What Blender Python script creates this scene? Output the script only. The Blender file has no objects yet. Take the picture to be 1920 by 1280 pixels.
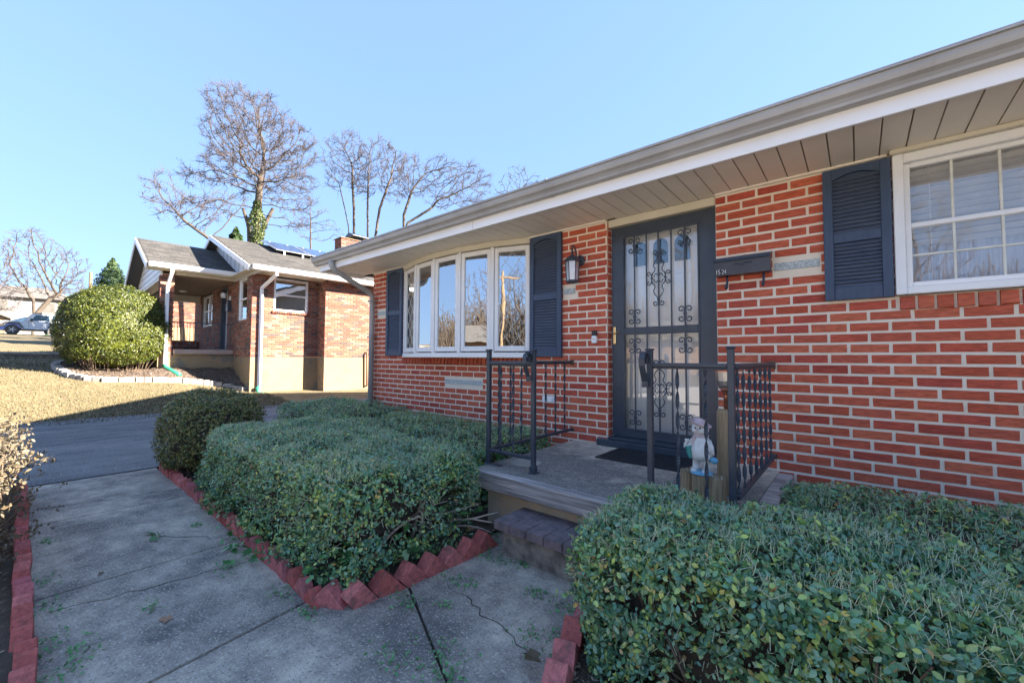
import bpy, math, random
import numpy as np
from mathutils import Matrix, Vector, Euler

S = bpy.context.scene
COL = S.collection
EYE = 1.2

# ---------------------------------------------------------------- camera, world, sun, exposure
cam_d = bpy.data.cameras.new('camera')
cam = bpy.data.objects.new('camera', cam_d)
COL.objects.link(cam)
_R = Vector((0.7669654, 0.6416698, 0.0048930))
_U = Vector((0.0221004, -0.0340349, 0.9991763))
_F = Vector((-0.6413078, 0.7662255, 0.0402848))
cam.matrix_world = Matrix(((_R.x, _U.x, -_F.x, 0), (_R.y, _U.y, -_F.y, 0), (_R.z, _U.z, -_F.z, EYE), (0, 0, 0, 1)))
cam_d.sensor_width = 36
cam_d.lens = 774.776 / 1920 * 36
cam_d.clip_start = .05
cam_d.clip_end = 900
S.camera = cam

SUN_EL, SUN_AZ = math.radians(27), math.radians(51)   # azimuth measured from +Y towards +X
W = bpy.data.worlds.new('World'); S.world = W; W.use_nodes = True
wn = W.node_tree.nodes; wl = W.node_tree.links
bg = wn['Background']
sky = wn.new('ShaderNodeTexSky'); sky.sky_type = 'NISHITA'; sky.sun_disc = False
sky.sun_elevation = SUN_EL; sky.sun_rotation = SUN_AZ
sky.air_density = 1.0; sky.dust_density = .15; sky.ozone_density = 1.2
gm = wn.new('ShaderNodeGamma'); gm.inputs['Gamma'].default_value = .30      # evens the sky out as the tone mapped photograph does
tn = wn.new('ShaderNodeVectorMath'); tn.operation = 'MULTIPLY'; tn.inputs[1].default_value = (.290, .415, .64)
wl.new(sky.outputs[0], gm.inputs['Color']); wl.new(gm.outputs[0], tn.inputs[0]); wl.new(tn.outputs[0], bg.inputs[0])
bg.inputs[1].default_value = .15
sd = bpy.data.lights.new('sun', 'SUN'); sd.energy = 3.6; sd.angle = math.radians(.53); sd.color = (1, .9, .76)
sun = bpy.data.objects.new('sun', sd); COL.objects.link(sun)
_to = Vector((math.sin(SUN_AZ) * math.cos(SUN_EL), math.cos(SUN_AZ) * math.cos(SUN_EL), math.sin(SUN_EL)))
sun.rotation_euler = _to.to_track_quat('Z', 'Y').to_euler()
sun.location = (10, 10, 20)
S.view_settings.view_transform = 'Standard'; S.view_settings.look = 'None'
S.view_settings.gamma = 1; S.view_settings.use_curve_mapping = False
S.view_settings.exposure = 3.3
S.render.engine = 'CYCLES'

rnd = random.Random(7)
NR = np.random.default_rng(11)

# ---------------------------------------------------------------- materials
def _nt(name):
    m = bpy.data.materials.new(name); m.use_nodes = True
    nt = m.node_tree; b = nt.nodes['Principled BSDF']
    return m, nt, b

def ramp(nt, fac, stops):
    r = nt.nodes.new('ShaderNodeValToRGB')
    e = r.color_ramp.elements
    while len(e) < len(stops): e.new(.5)
    for i, (p, c) in enumerate(stops):
        e[i].position = p; e[i].color = (*c, 1)
    nt.links.new(fac, r.inputs[0])
    return r.outputs[0]

def mix(nt, fac, a, b, mode='MIX'):
    n = nt.nodes.new('ShaderNodeMix'); n.data_type = 'RGBA'; n.blend_type = mode
    for s, v in ((0, fac), (6, a), (7, b)):
        if isinstance(v, (int, float)): n.inputs[s].default_value = v
        elif isinstance(v, tuple): n.inputs[s].default_value = (*v, 1)
        else: nt.links.new(v, n.inputs[s])
    return n.outputs[2]

def noise(nt, scale, detail=4, rough=.6, stretch=None, coord='Object', dist=0):
    tc = nt.nodes.new('ShaderNodeTexCoord'); out = tc.outputs[coord]
    if coord == 'World':
        pass
    if stretch:
        mp = nt.nodes.new('ShaderNodeMapping'); mp.inputs['Scale'].default_value = stretch
        nt.links.new(out, mp.inputs[0]); out = mp.outputs[0]
    n = nt.nodes.new('ShaderNodeTexNoise'); n.inputs['Scale'].default_value = scale
    n.inputs['Detail'].default_value = detail; n.inputs['Roughness'].default_value = rough
    n.inputs['Distortion'].default_value = dist
    nt.links.new(out, n.inputs['Vector'])
    return n.outputs[0]

def worldnoise(nt, scale, detail=4, rough=.6, stretch=None):
    g = nt.nodes.new('ShaderNodeNewGeometry'); out = g.outputs['Position']
    if stretch:
        mp = nt.nodes.new('ShaderNodeMapping'); mp.inputs['Scale'].default_value = stretch
        nt.links.new(out, mp.inputs[0]); out = mp.outputs[0]
    n = nt.nodes.new('ShaderNodeTexNoise'); n.inputs['Scale'].default_value = scale
    n.inputs['Detail'].default_value = detail; n.inputs['Roughness'].default_value = rough
    nt.links.new(out, n.inputs['Vector'])
    return n.outputs[0]

def bump(nt, b, h, strength, dist=.01):
    n = nt.nodes.new('ShaderNodeBump'); n.inputs['Strength'].default_value = strength
    n.inputs['Distance'].default_value = dist
    nt.links.new(h, n.inputs['Height']); nt.links.new(n.outputs[0], b.inputs['Normal'])

def rand_val(nt):
    """random number per object and per loose piece of a mesh"""
    g = nt.nodes.new('ShaderNodeNewGeometry'); o = nt.nodes.new('ShaderNodeObjectInfo')
    a = nt.nodes.new('ShaderNodeMath'); a.operation = 'ADD'
    nt.links.new(g.outputs['Random Per Island'], a.inputs[0]); nt.links.new(o.outputs['Random'], a.inputs[1])
    f = nt.nodes.new('ShaderNodeMath'); f.operation = 'FRACT'
    nt.links.new(a.outputs[0], f.inputs[0])
    return f.outputs[0]

def mat(name, c1, c2=None, scale=8, rough=.6, bs=0, bscale=None, stretch=None, metal=0, lo=.35, hi=.65, spec=None, detail=5, wear=None):
    m, nt, b = _nt(name)
    b.inputs['Roughness'].default_value = rough; b.inputs['Metallic'].default_value = metal
    if spec is not None: b.inputs['Specular IOR Level'].default_value = spec
    if c2 is None: c2 = tuple(x * .82 for x in c1)
    f = worldnoise(nt, scale, detail, .65, stretch)
    col = ramp(nt, f, [(lo, c1), (hi, c2)])
    if wear:
        f2 = worldnoise(nt, wear[0], 6, .7)
        col = mix(nt, ramp(nt, f2, [(wear[1], (0, 0, 0)), (wear[2], (1, 1, 1))]), col, wear[3])
    nt.links.new(col, b.inputs['Base Color'])
    if bs:
        bump(nt, b, worldnoise(nt, bscale or scale * 4, 6, .7, stretch), bs)
    return m

def mat_pieces(name, stops, rough=.8, gscale=60, gstretch=(1, 1, 1), bs=.5, gamt=.35, dirt=None, spec=.3):
    """pieces whose colour varies from one to the next: bricks, shingles, leaves"""
    m, nt, b = _nt(name)
    b.inputs['Roughness'].default_value = rough; b.inputs['Specular IOR Level'].default_value = spec
    col = ramp(nt, rand_val(nt), stops)
    g = worldnoise(nt, gscale, 5, .75, gstretch)
    v = ramp(nt, g, [(.3, (1 - gamt,) * 3), (.7, (1 + gamt * .5,) * 3)])
    col = mix(nt, 1.0, col, v, 'MULTIPLY')
    if dirt:
        d = worldnoise(nt, dirt[0], 5, .7)
        col = mix(nt, ramp(nt, d, [(dirt[1], (0, 0, 0)), (dirt[2], (.8, .8, .8))]), col, dirt[3])
    nt.links.new(col, b.inputs['Base Color'])
    if bs: bump(nt, b, g, bs, .006)
    return m

def mat_leaf(name, stops, rough=.42, trans=.0, spec=.5, patch=False):
    m, nt, b = _nt(name)
    b.inputs['Roughness'].default_value = rough; b.inputs['Specular IOR Level'].default_value = spec
    col = ramp(nt, rand_val(nt), stops)
    if patch:      # some sprays of the hedge are yellower, some duller than the rest
        f = worldnoise(nt, 5, 3, .6)
        col = mix(nt, 1.0, col, ramp(nt, f, [(.32, (.78, .82, .95)), (.5, (1, 1, 1)), (.68, (1.35, 1.18, .80))]), 'MULTIPLY')
    nt.links.new(col, b.inputs['Base Color'])
    if trans:
        t = nt.nodes.new('ShaderNodeBsdfTranslucent'); nt.links.new(col, t.inputs[0])
        mx = nt.nodes.new('ShaderNodeMixShader'); mx.inputs[0].default_value = trans
        nt.links.new(b.outputs[0], mx.inputs[1]); nt.links.new(t.outputs[0], mx.inputs[2])
        nt.links.new(mx.outputs[0], nt.nodes['Material Output'].inputs[0])
    return m

def mat_ground(name, c1, c2, scale, grain, bs, light, dark, stretch=None, front=None):
    """weathered paving: big stains, streaks, exposed aggregate, hairline cracks"""
    m, nt, b = _nt(name); b.inputs['Roughness'].default_value = .95; b.inputs['Specular IOR Level'].default_value = .2
    big = worldnoise(nt, scale, 6, .7, stretch)
    if front:      # the walked-on front part of the landing is blackened
        g = nt.nodes.new('ShaderNodeNewGeometry'); sp = nt.nodes.new('ShaderNodeSeparateXYZ'); nt.links.new(g.outputs['Position'], sp.inputs[0])
        mr = nt.nodes.new('ShaderNodeMapRange'); mr.inputs[1].default_value = front[0] - .35; mr.inputs[2].default_value = front[0] + .35; mr.inputs[3].default_value = .16; mr.inputs[4].default_value = -.16
        nt.links.new(sp.outputs['Y'], mr.inputs[0]); ad = nt.nodes.new('ShaderNodeMath'); ad.operation = 'ADD'
        nt.links.new(big, ad.inputs[0]); nt.links.new(mr.outputs[0], ad.inputs[1]); big = ad.outputs[0]
    col = ramp(nt, big, [(.36, c1), (.62, c2)])
    mid = worldnoise(nt, scale * 7, 5, .7, stretch)
    col = mix(nt, 1.0, col, ramp(nt, mid, [(.3, (.72, .72, .74)), (.7, (1.25, 1.24, 1.2))]), 'MULTIPLY')
    gr = worldnoise(nt, grain, 3, .6)
    col = mix(nt, ramp(nt, gr, [(.56, (0, 0, 0)), (.66, (.75, .75, .75))]), col, light)
    gr2 = worldnoise(nt, grain * .8 + 7, 3, .6)
    col = mix(nt, ramp(nt, gr2, [(.56, (0, 0, 0)), (.68, (.8, .8, .8))]), col, dark)
    nt.links.new(col, b.inputs['Base Color'])
    bump(nt, b, gr, bs, .006)
    return m

def mat_glass(name, tint=(.9, .95, 1), refl=.35, rough=.01):
    m, nt, b = _nt(name)
    nt.nodes.remove(b)
    t = nt.nodes.new('ShaderNodeBsdfTransparent'); t.inputs[0].default_value = (*tint, 1)
    g = nt.nodes.new('ShaderNodeBsdfGlossy'); g.inputs['Roughness'].default_value = rough
    g.inputs[0].default_value = (1, 1, 1, 1)
    lw = nt.nodes.new('ShaderNodeFresnel'); lw.inputs[0].default_value = 1.55
    a = nt.nodes.new('ShaderNodeMath'); a.operation = 'ADD'; a.inputs[1].default_value = refl; a.use_clamp = True
    nt.links.new(lw.outputs[0], a.inputs[0])
    n = worldnoise(nt, 2.2, 2, .5)
    bp = nt.nodes.new('ShaderNodeBump'); bp.inputs['Strength'].default_value = .06; bp.inputs['Distance'].default_value = .02
    nt.links.new(n, bp.inputs['Height']); nt.links.new(bp.outputs[0], g.inputs['Normal'])
    mx = nt.nodes.new('ShaderNodeMixShader')
    nt.links.new(a.outputs[0], mx.inputs[0]); nt.links.new(t.outputs[0], mx.inputs[1]); nt.links.new(g.outputs[0], mx.inputs[2])
    nt.links.new(mx.outputs[0], nt.nodes['Material Output'].inputs[0])
    return m

M = {}
M['brick'] = mat_pieces('red_rug_brick', [(0, (.48, .095, .050)), (.2, (.58, .130, .070)), (.45, (.52, .115, .070)), (.6, (.62, .160, .085)), (.8, (.56, .110, .064)), (.93, (.50, .095, .064)), (1, (.42, .075, .050))], .88, 85, (.22, 1, 1), 1.0, .40)
M['mortar'] = mat('cream_mortar', (0.817, 0.725, 0.603), (0.760, 0.651, 0.522), 6, .95, .5, 120, wear=(45, .62, .85, (0.627, 0.512, 0.396)))
M['nbrick'] = mat_pieces('mixed_brick', [(0, (0.180, 0.055, 0.036)), (.2, (0.252, 0.084, 0.053)), (.42, (0.289, 0.110, 0.072)), (.58, (0.300, 0.168, 0.120)), (.70, (0.252, 0.078, 0.048)), (.82, (0.077, 0.055, 0.056)), (.9, (0.102, 0.078, 0.075)), (1, (0.312, 0.194, 0.150))], .85, 40, (1, 1, 1), .3, .2)
M['nmortar'] = mat('buff_mortar', (0.365, 0.305, 0.239), (0.311, 0.259, 0.199), 20, .95, .3, 90)
M['stone'] = mat('grey_speckled_stone', (0.598, 0.650, 0.650), (0.221, 0.260, 0.286), 120, .6, .5, 150, lo=.42, hi=.62)
M['white'] = mat('white_vinyl', (0.840, 0.840, 0.840), (0.777, 0.777, 0.788), 3, .35, .03, 60)
M['fascia'] = mat('white_fascia_with_tan_stain', (.85, .84, .85), (.80, .79, .79), 2, .4, wear=(5, .66, .85, (.70, .62, .48)))
M['gutter'] = mat('grey_beige_gutter', (.39, .375, .365), (.31, .295, .285), 2.5, .35, .03, 40, wear=(7, .6, .8, (.27, .245, .22)))
M['soffit'] = mat('tan_vinyl_soffit', (.86, .78, .67), (.82, .73, .61), 2, .5, .05, 80, wear=(3.5, .62, .85, (.70, .54, .40)))
M['soffitgap'] = mat('soffit_groove', (.34, .27, .19), None, 5, .9)
M['cream'] = mat('cream_trim', (.66, .60, .48), (.60, .54, .42), 4, .45)
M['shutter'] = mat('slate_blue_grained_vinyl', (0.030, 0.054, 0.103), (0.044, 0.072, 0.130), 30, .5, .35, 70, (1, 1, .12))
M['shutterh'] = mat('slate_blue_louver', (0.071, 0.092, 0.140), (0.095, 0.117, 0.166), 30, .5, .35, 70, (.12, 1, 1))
M['iron'] = mat('blue_black_iron', (0.032, 0.040, 0.055), (0.048, 0.056, 0.073), 14, .42, .12, 90, wear=(60, .66, .75, (0.129, 0.121, 0.121)))
M['doorframe'] = mat('black_storm_door', (.036, .048, .068), (.048, .062, .086), 10, .32, .05, 120)
M['doorwhite'] = mat('white_inner_door', (.86, .86, .86), (.83, .84, .85), 2, .4)
M['brass'] = mat('polished_brass', (.75, .58, .30), None, 5, .25, metal=1)
M['concrete'] = mat_ground('stained_porch_concrete', (.62, .54, .44), (.20, .185, .17), 2.2, 80, .5, (.5, .46, .4), (.10, .095, .09), None, (3.06, 1.1))
M['found'] = mat('porch_block_base', (0.546, 0.416, 0.260), (0.390, 0.338, 0.273), 3, .95, .5, 60, wear=(2.2, .5, .7, (0.650, 0.351, 0.156)))
M['beam'] = mat('weathered_grey_wood', (0.486, 0.446, 0.419), (0.203, 0.182, 0.176), 11, .9, .9, 30, (.14, 1, 4.0), lo=.38, hi=.6)
M['paver'] = mat('mauve_grey_paver', (0.238, 0.175, 0.182), (0.119, 0.098, 0.105), 14, .9, .7, 140, wear=(120, .55, .8, (0.350, 0.308, 0.308)))
M['stepbase'] = mat('rough_step_block', (0.364, 0.308, 0.252), (0.098, 0.084, 0.077), 12, .95, .9, 110, lo=.35, hi=.7)
M['redbrick'] = mat_pieces('painted_red_edging_brick', [(0, (0.426, 0.095, 0.078)), (.4, (0.538, 0.140, 0.118)), (.7, (0.616, 0.190, 0.168)), (1, (0.448, 0.123, 0.134))], .8, 45, (1, 1, 1), .9, .45, dirt=(14, .50, .68, (0.190, 0.095, 0.078)))
M['rubber'] = mat('black_rubber_mat', (.014, .015, .018), (.022, .024, .028), 60, .7, .6, 160)
M['wood'] = mat('tan_log_wood', (0.456, 0.324, 0.180), (0.240, 0.174, 0.108), 20, .85, .8, 40, (5, 5, .25))
M['pebble'] = mat_pieces('pea_pebbles', [(0, (.42, .33, .20)), (.5, (.26, .20, .14)), (1, (.58, .50, .38))], .7, 60, (1, 1, 1), .2, .2)
M['whiteclay'] = mat('chalky_white_clay', (.74, .73, .70), (.52, .50, .47), 22, .7, .5, 80, lo=.45, hi=.75)
M['pinkclay'] = mat('pale_mauve_clay', (.60, .46, .46), (.48, .36, .36), 30, .7, .3, 80)
M['tealclay'] = mat('teal_glaze', (.06, .32, .27), (.04, .22, .20), 30, .4)
M['blueclay'] = mat('light_blue_glaze', (.16, .44, .60), (.10, .32, .50), 30, .4)
M['darkpaint'] = mat('dark_paint', (.02, .02, .02), None, 30, .5)
M['copper'] = mat('copper_tube', (.62, .25, .16), None, 8, .28, metal=.9)
M['clear'] = mat_glass('cut_clear_glass', (.97, .97, .98), .42, .3)
M['glass'] = mat_glass('window_glass', (.55, .58, .62), .40)
M['doorglass'] = mat_glass('storm_door_glass', (1, 1, 1), .03)
M['winglass'] = mat_glass('blind_window_glass', (.97, .98, 1), .03)
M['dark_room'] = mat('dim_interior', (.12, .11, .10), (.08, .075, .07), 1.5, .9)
M['curtain'] = mat('sheer_curtain', (.66, .66, .70), (.52, .52, .57), 9, .9, .5, 20, (8, 8, .3))
M['blind'] = mat('white_blind', (.78, .77, .74), (.70, .69, .66), 9, .6)
M['lead'] = mat('white_glazing_bar', (.75, .74, .66), None, 10, .5)
M['asphalt'] = mat_ground('worn_asphalt', (0.216, 0.209, 0.205), (0.108, 0.108, 0.115), .9, 55, .7, (0.331, 0.324, 0.310), (0.050, 0.050, 0.054), (1.8, .45, 1))
M['walk'] = mat_ground('weathered_walk_concrete', (.52, .44, .355), (.17, .15, .135), 1.5, 95, .6, (.60, .54, .47), (.09, .085, .08))
M['lawn'] = mat('dormant_lawn', (0.195, 0.152, 0.080), (0.122, 0.098, 0.049), 2.2, .95, .9, 40, wear=(24, .45, .75, (0.083, 0.063, 0.034)))
M['blade'] = mat_leaf('dry_grass_blade', [(0, (0.254, 0.201, 0.112)), (.45, (0.195, 0.152, 0.078)), (.8, (0.136, 0.108, 0.059)), (.93, (0.098, 0.108, 0.034)), (1, (0.293, 0.244, 0.156))], .7, .2)
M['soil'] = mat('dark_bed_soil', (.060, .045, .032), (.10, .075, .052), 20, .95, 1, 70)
M['mulch'] = mat('brown_mulch', (.14, .10, .075), (.075, .055, .045), 26, .95, 1, 60)
M['chip'] = mat_leaf('mulch_chip', [(0, (.20, .14, .10)), (.5, (.11, .08, .06)), (.8, (.28, .21, .15)), (1, (.06, .045, .035))], .85)
M['shingle'] = mat_pieces('grey_shingle', [(0, (0.051, 0.048, 0.047)), (.4, (0.073, 0.069, 0.066)), (.7, (0.092, 0.086, 0.081)), (1, (0.060, 0.057, 0.054))], .9, 70, (1, 1, 1), .4, .35)
M['roofdark'] = mat('roof_deck', (.10, .10, .10), None, 10, .9)
M['ncream'] = mat('cream_parged_foundation', (0.278, 0.199, 0.117), (0.246, 0.172, 0.098), 2, .9, .2, 40, wear=(1.5, .54, .57, (0.179, 0.148, 0.115)))
M['porchceil'] = mat('brown_porch_ceiling', (.36, .25, .17), (.28, .19, .13), 4, .8, .3, 60, (1, 6, 1))
M['slab'] = mat('pinkish_slab', (.40, .30, .26), (.32, .24, .21), 5, .9)
M['solar'] = mat('blue_solar_cell', (.035, .06, .13), (.02, .04, .10), 3, .12)
M['alu'] = mat('bare_aluminium', (.55, .55, .56), None, 4, .4, metal=.6)
M['greenplastic'] = mat('green_drain_pipe', (.03, .28, .16), (.02, .20, .11), 10, .45)
M['rust'] = mat('rusty_pipe', (.20, .10, .06), None, 20, .8)
M['whitepaver'] = mat_pieces('pale_retaining_block', [(0, (0.292, 0.275, 0.257)), (.5, (0.351, 0.328, 0.304)), (1, (0.246, 0.234, 0.222))], .9, 40, (1, 1, 1), .4, .25)
M['bark'] = mat('grey_brown_bark', (0.116, 0.090, 0.070), (0.058, 0.046, 0.039), 12, .95, .9, 30, (3, 3, .6))
M['bark_pale'] = mat('pale_bark', (0.104, 0.083, 0.064), (0.055, 0.042, 0.035), 8, .95, .9, 30, (3, 3, .6))
M['twig'] = mat('grey_brown_twigs', (0.109, 0.084, 0.071), (0.071, 0.057, 0.051), 3, .9)
M['bud'] = mat('purple_brown_bud_twigs', (0.101, 0.083, 0.095), (0.074, 0.063, 0.070), 3, .9)
M['hedgewood'] = mat('hedge_branch', (.20, .14, .095), (.10, .07, .05), 30, .9, .4, 60)
M['stalk'] = mat_leaf('cut_green_stalk', [(0, (0.508, 0.624, 0.347)), (.5, (0.647, 0.578, 0.393)), (.8, (0.393, 0.554, 0.323)), (1, (0.716, 0.670, 0.508))], .6)
M['leaf_g'] = mat_leaf('hedge_leaf', [(0, (0.079, 0.220, 0.110)), (.3, (0.147, 0.316, 0.147)), (.52, (0.119, 0.264, 0.182)), (.68, (0.226, 0.352, 0.188)), (.84, (0.295, 0.442, 0.120)), (.95, (0.471, 0.530, 0.132)), (1, (0.511, 0.294, 0.120))], .30, .08, .65, patch=True)
M['leaf_b'] = mat_leaf('boxwood_leaf_bronze', [(0, (0.062, 0.097, 0.031)), (.4, (0.116, 0.152, 0.044)), (.7, (0.233, 0.205, 0.054)), (.9, (0.356, 0.268, 0.080)), (1, (0.160, 0.107, 0.054))], .4, .08)
M['leaf_y'] = mat_leaf('golden_green_leaf', [(0, (0.019, 0.035, 0.007)), (.35, (0.043, 0.066, 0.011)), (.6, (0.094, 0.116, 0.016)), (.85, (0.165, 0.176, 0.019)), (1, (0.039, 0.042, 0.016))], .4, .12)
M['leaf_d'] = mat_leaf('dry_pale_leaf', [(0, (0.154, 0.122, 0.070)), (.5, (0.181, 0.152, 0.101)), (.8, (0.121, 0.085, 0.046)), (1, (0.198, 0.182, 0.148))], .6, .25)
M['ivy'] = mat_leaf('ivy_leaf', [(0, (0.037, 0.126, 0.037)), (.5, (0.063, 0.200, 0.053)), (.8, (0.105, 0.283, 0.074)), (1, (0.315, 0.420, 0.252))], .4, .1)
M['ivyp'] = mat_leaf('tree_ivy_leaf', [(0, (0.036, 0.060, 0.015)), (.5, (0.072, 0.102, 0.024)), (1, (0.120, 0.144, 0.042))], .5, .1)
M['clip'] = mat_leaf('hedge_clipping', [(0, (0.065, 0.208, 0.078)), (.6, (0.104, 0.286, 0.091)), (1, (0.208, 0.364, 0.156))], .5, .1)
M['conifer'] = mat_leaf('conifer_needles', [(0, (0.023, 0.055, 0.016)), (.6, (0.047, 0.094, 0.023)), (1, (0.086, 0.133, 0.039))], .6, .05)
M['brownleaf'] = mat_leaf('dead_leaf', [(0, (.30, .13, .06)), (.5, (.36, .20, .12)), (1, (.24, .15, .11))], .7, .1)
M['carwhite'] = mat('silver_white_car_paint', (0.685, 0.708, 0.753), None, 1, .25)
M['carblue'] = mat('dark_blue_car_paint', (.012, .022, .085), None, 1, .18)
M['carglass'] = mat('tinted_car_glass', (.03, .07, .11), None, 1, .08)
M['tyre'] = mat('tyre_rubber', (.05, .048, .045), (.09, .085, .08), 10, .8)
M['trim'] = mat('grey_plastic_trim', (.12, .12, .125), None, 10, .6)
M['amber'] = mat('amber_lens', (.65, .22, .04), None, 10, .3)
M['siding'] = mat('pale_siding', (0.221, 0.218, 0.208), (0.196, 0.193, 0.183), 3, .7)
M['farroof'] = mat('far_grey_roof', (0.131, 0.123, 0.115), (0.098, 0.093, 0.087), 3, .9)
M['farbrick'] = mat('far_tan_brick', (0.265, 0.172, 0.101), (0.203, 0.125, 0.078), 10, .9)
M['polewood'] = mat('pole_wood', (0.281, 0.195, 0.109), (0.203, 0.140, 0.078), 10, .9)
M['darkmetal'] = mat('dark_mailbox_metal', (.030, .040, .062), (.045, .056, .080), 8, .35, .1, 60)

# ---------------------------------------------------------------- mesh helpers
class MB:
    def __init__(s): s.v = []; s.f = []
    def add(s, vs, fs):
        n = len(s.v); s.v += [tuple(p) for p in vs]; s.f += [tuple(n + i for i in f) for f in fs]; return s
    def box(s, x0, x1, y0, y1, z0, z1):
        if x0 > x1: x0, x1 = x1, x0
        if y0 > y1: y0, y1 = y1, y0
        if z0 > z1: z0, z1 = z1, z0
        return s.add([(x0, y0, z0), (x1, y0, z0), (x1, y1, z0), (x0, y1, z0), (x0, y0, z1), (x1, y0, z1), (x1, y1, z1), (x0, y1, z1)],
                     [(0, 3, 2, 1), (4, 5, 6, 7), (0, 1, 5, 4), (1, 2, 6, 5), (2, 3, 7, 6), (3, 0, 4, 7)])
    def bbox(s, x0, x1, y0, y1, z0, z1, c=.004):
        """box with chamfered edges"""
        cx, cy, cz = (x0 + x1) / 2, (y0 + y1) / 2, (z0 + z1) / 2
        hx, hy, hz = abs(x1 - x0) / 2, abs(y1 - y0) / 2, abs(z1 - z0) / 2
        return s.cbox((cx, cy, cz), (hx, hy, hz), Matrix.Identity(3), c)
    def cbox(s, ctr, h, R, c=.004):
        hx, hy, hz = h; c = min(c, hx * .9, hy * .9, hz * .9)
        vs = []; idx = {}
        for sx in (-1, 1):
            for sy in (-1, 1):
                for sz in (-1, 1):
                    for a in range(3):
                        p = [sx * (hx - (c if a != 0 else 0)), sy * (hy - (c if a != 1 else 0)), sz * (hz - (c if a != 2 else 0))]
                        idx[(sx, sy, sz, a)] = len(vs); vs.append(Vector(p))
        fs = []
        def q(l):
            pts = [vs[i] for i in l]
            n = (pts[1] - pts[0]).cross(pts[2] - pts[1])
            m = sum(pts, Vector()) / len(pts)
            fs.append(tuple(l) if n.dot(m) > 0 else tuple(reversed(l)))
        for sx in (-1, 1): q([idx[(sx, a, b, 0)] for a, b in ((-1, -1), (1, -1), (1, 1), (-1, 1))])
        for sy in (-1, 1): q([idx[(a, sy, b, 1)] for a, b in ((-1, -1), (1, -1), (1, 1), (-1, 1))])
        for sz in (-1, 1): q([idx[(a, b, sz, 2)] for a, b in ((-1, -1), (1, -1), (1, 1), (-1, 1))])
        for a in (-1, 1):
            for b in (-1, 1):
                q([idx[(a, b, -1, 0)], idx[(a, b, 1, 0)], idx[(a, b, 1, 1)], idx[(a, b, -1, 1)]])
                q([idx[(a, -1, b, 0)], idx[(a, 1, b, 0)], idx[(a, 1, b, 2)], idx[(a, -1, b, 2)]])
                q([idx[(-1, a, b, 1)], idx[(1, a, b, 1)], idx[(1, a, b, 2)], idx[(-1, a, b, 2)]])
                for d in (-1, 1): q([idx[(a, b, d, 0)], idx[(a, b, d, 1)], idx[(a, b, d, 2)]])
        C = Vector(ctr)
        return s.add([C + R @ p for p in vs], fs)
    def obox(s, ctr, size, R):
        C = Vector(ctr); h = [x / 2 for x in size]
        vs = [C + R @ Vector((a * h[0], b * h[1], c * h[2])) for c in (-1, 1) for a, b in ((-1, -1), (1, -1), (1, 1), (-1, 1))]
        return s.add(vs, [(0, 3, 2, 1), (4, 5, 6, 7), (0, 1, 5, 4), (1, 2, 6, 5), (2, 3, 7, 6), (3, 0, 4, 7)])
    def tube(s, pts, r, n=8, caps=True, close=False):
        pts = [Vector(p) for p in pts]; k = len(pts)
        rr = r if isinstance(r, (list, tuple)) else [r] * k
        t0 = (pts[1] - pts[0]).normalized()
        u = t0.orthogonal().normalized()
        base = len(s.v); rings = []
        for i, p in enumerate(pts):
            t = (pts[min(i + 1, k - 1)] - pts[max(i - 1, 0)])
            if t.length < 1e-9: t = t0
            t.normalize(); u = (u - t * u.dot(t))
            if u.length < 1e-6: u = t.orthogonal()
            u.normalize(); w = t.cross(u)
            ring = []
            for j in range(n):
                a = 2 * math.pi * j / n
                ring.append(len(s.v)); s.v.append(tuple(p + (u * math.cos(a) + w * math.sin(a)) * rr[i]))
            rings.append(ring)
        for i in range(k - 1):
            for j in range(n):
                s.f.append((rings[i][j], rings[i][(j + 1) % n], rings[i + 1][(j + 1) % n], rings[i + 1][j]))
        if caps:
            s.f.append(tuple(reversed(rings[0]))); s.f.append(tuple(rings[-1]))
        return s
    def prism(s, poly, axis, d0, d1):
        """poly: 2D outline; axis 0: (y,z) swept in x; 1: (x,z) swept in y; 2: (x,y) swept in z"""
        def P(a, b, d): return {0: (d, a, b), 1: (a, d, b), 2: (a, b, d)}[axis]
        n = len(poly)
        vs = [P(a, b, d0) for a, b in poly] + [P(a, b, d1) for a, b in poly]
        ar = sum(poly[i][0] * poly[(i + 1) % n][1] - poly[(i + 1) % n][0] * poly[i][1] for i in range(n))
        flip = (ar > 0) ^ (d1 > d0) ^ (axis == 1)
        fs = [tuple(range(n)), tuple(range(2 * n - 1, n - 1, -1))] + [(i, i + n, (i + 1) % n + n, (i + 1) % n) for i in range(n)]
        if flip: pass
        else: pass
        if (ar > 0) == (d1 > d0):
            fs = [tuple(reversed(f)) for f in fs] if axis != 1 else fs
            if axis != 1: fs = fs
        elif axis == 1:
            fs = [tuple(reversed(f)) for f in fs]
        return s.add(vs, fs)
    def lathe(s, ctr, prof, n=16, sq=None, ax=2):
        """profile of (radius, height)"""
        base = len(s.v); k = len(prof)
        for r, z in prof:
            for j in range(n):
                a = 2 * math.pi * (j + (.5 if n <= 6 else 0)) / n
                p = (r * math.cos(a), r * math.sin(a), z)
                if ax == 1: p = (p[0], p[2], p[1])
                if ax == 0: p = (p[2], p[0], p[1])
                s.v.append((ctr[0] + p[0], ctr[1] + p[1], ctr[2] + p[2]))
        for i in range(k - 1):
            for j in range(n):
                s.f.append((base + i * n + j, base + i * n + (j + 1) % n, base + (i + 1) * n + (j + 1) % n, base + (i + 1) * n + j))
        s.f.append(tuple(base + j for j in reversed(range(n)))); s.f.append(tuple(base + (k - 1) * n + j for j in range(n)))
        return s
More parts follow.
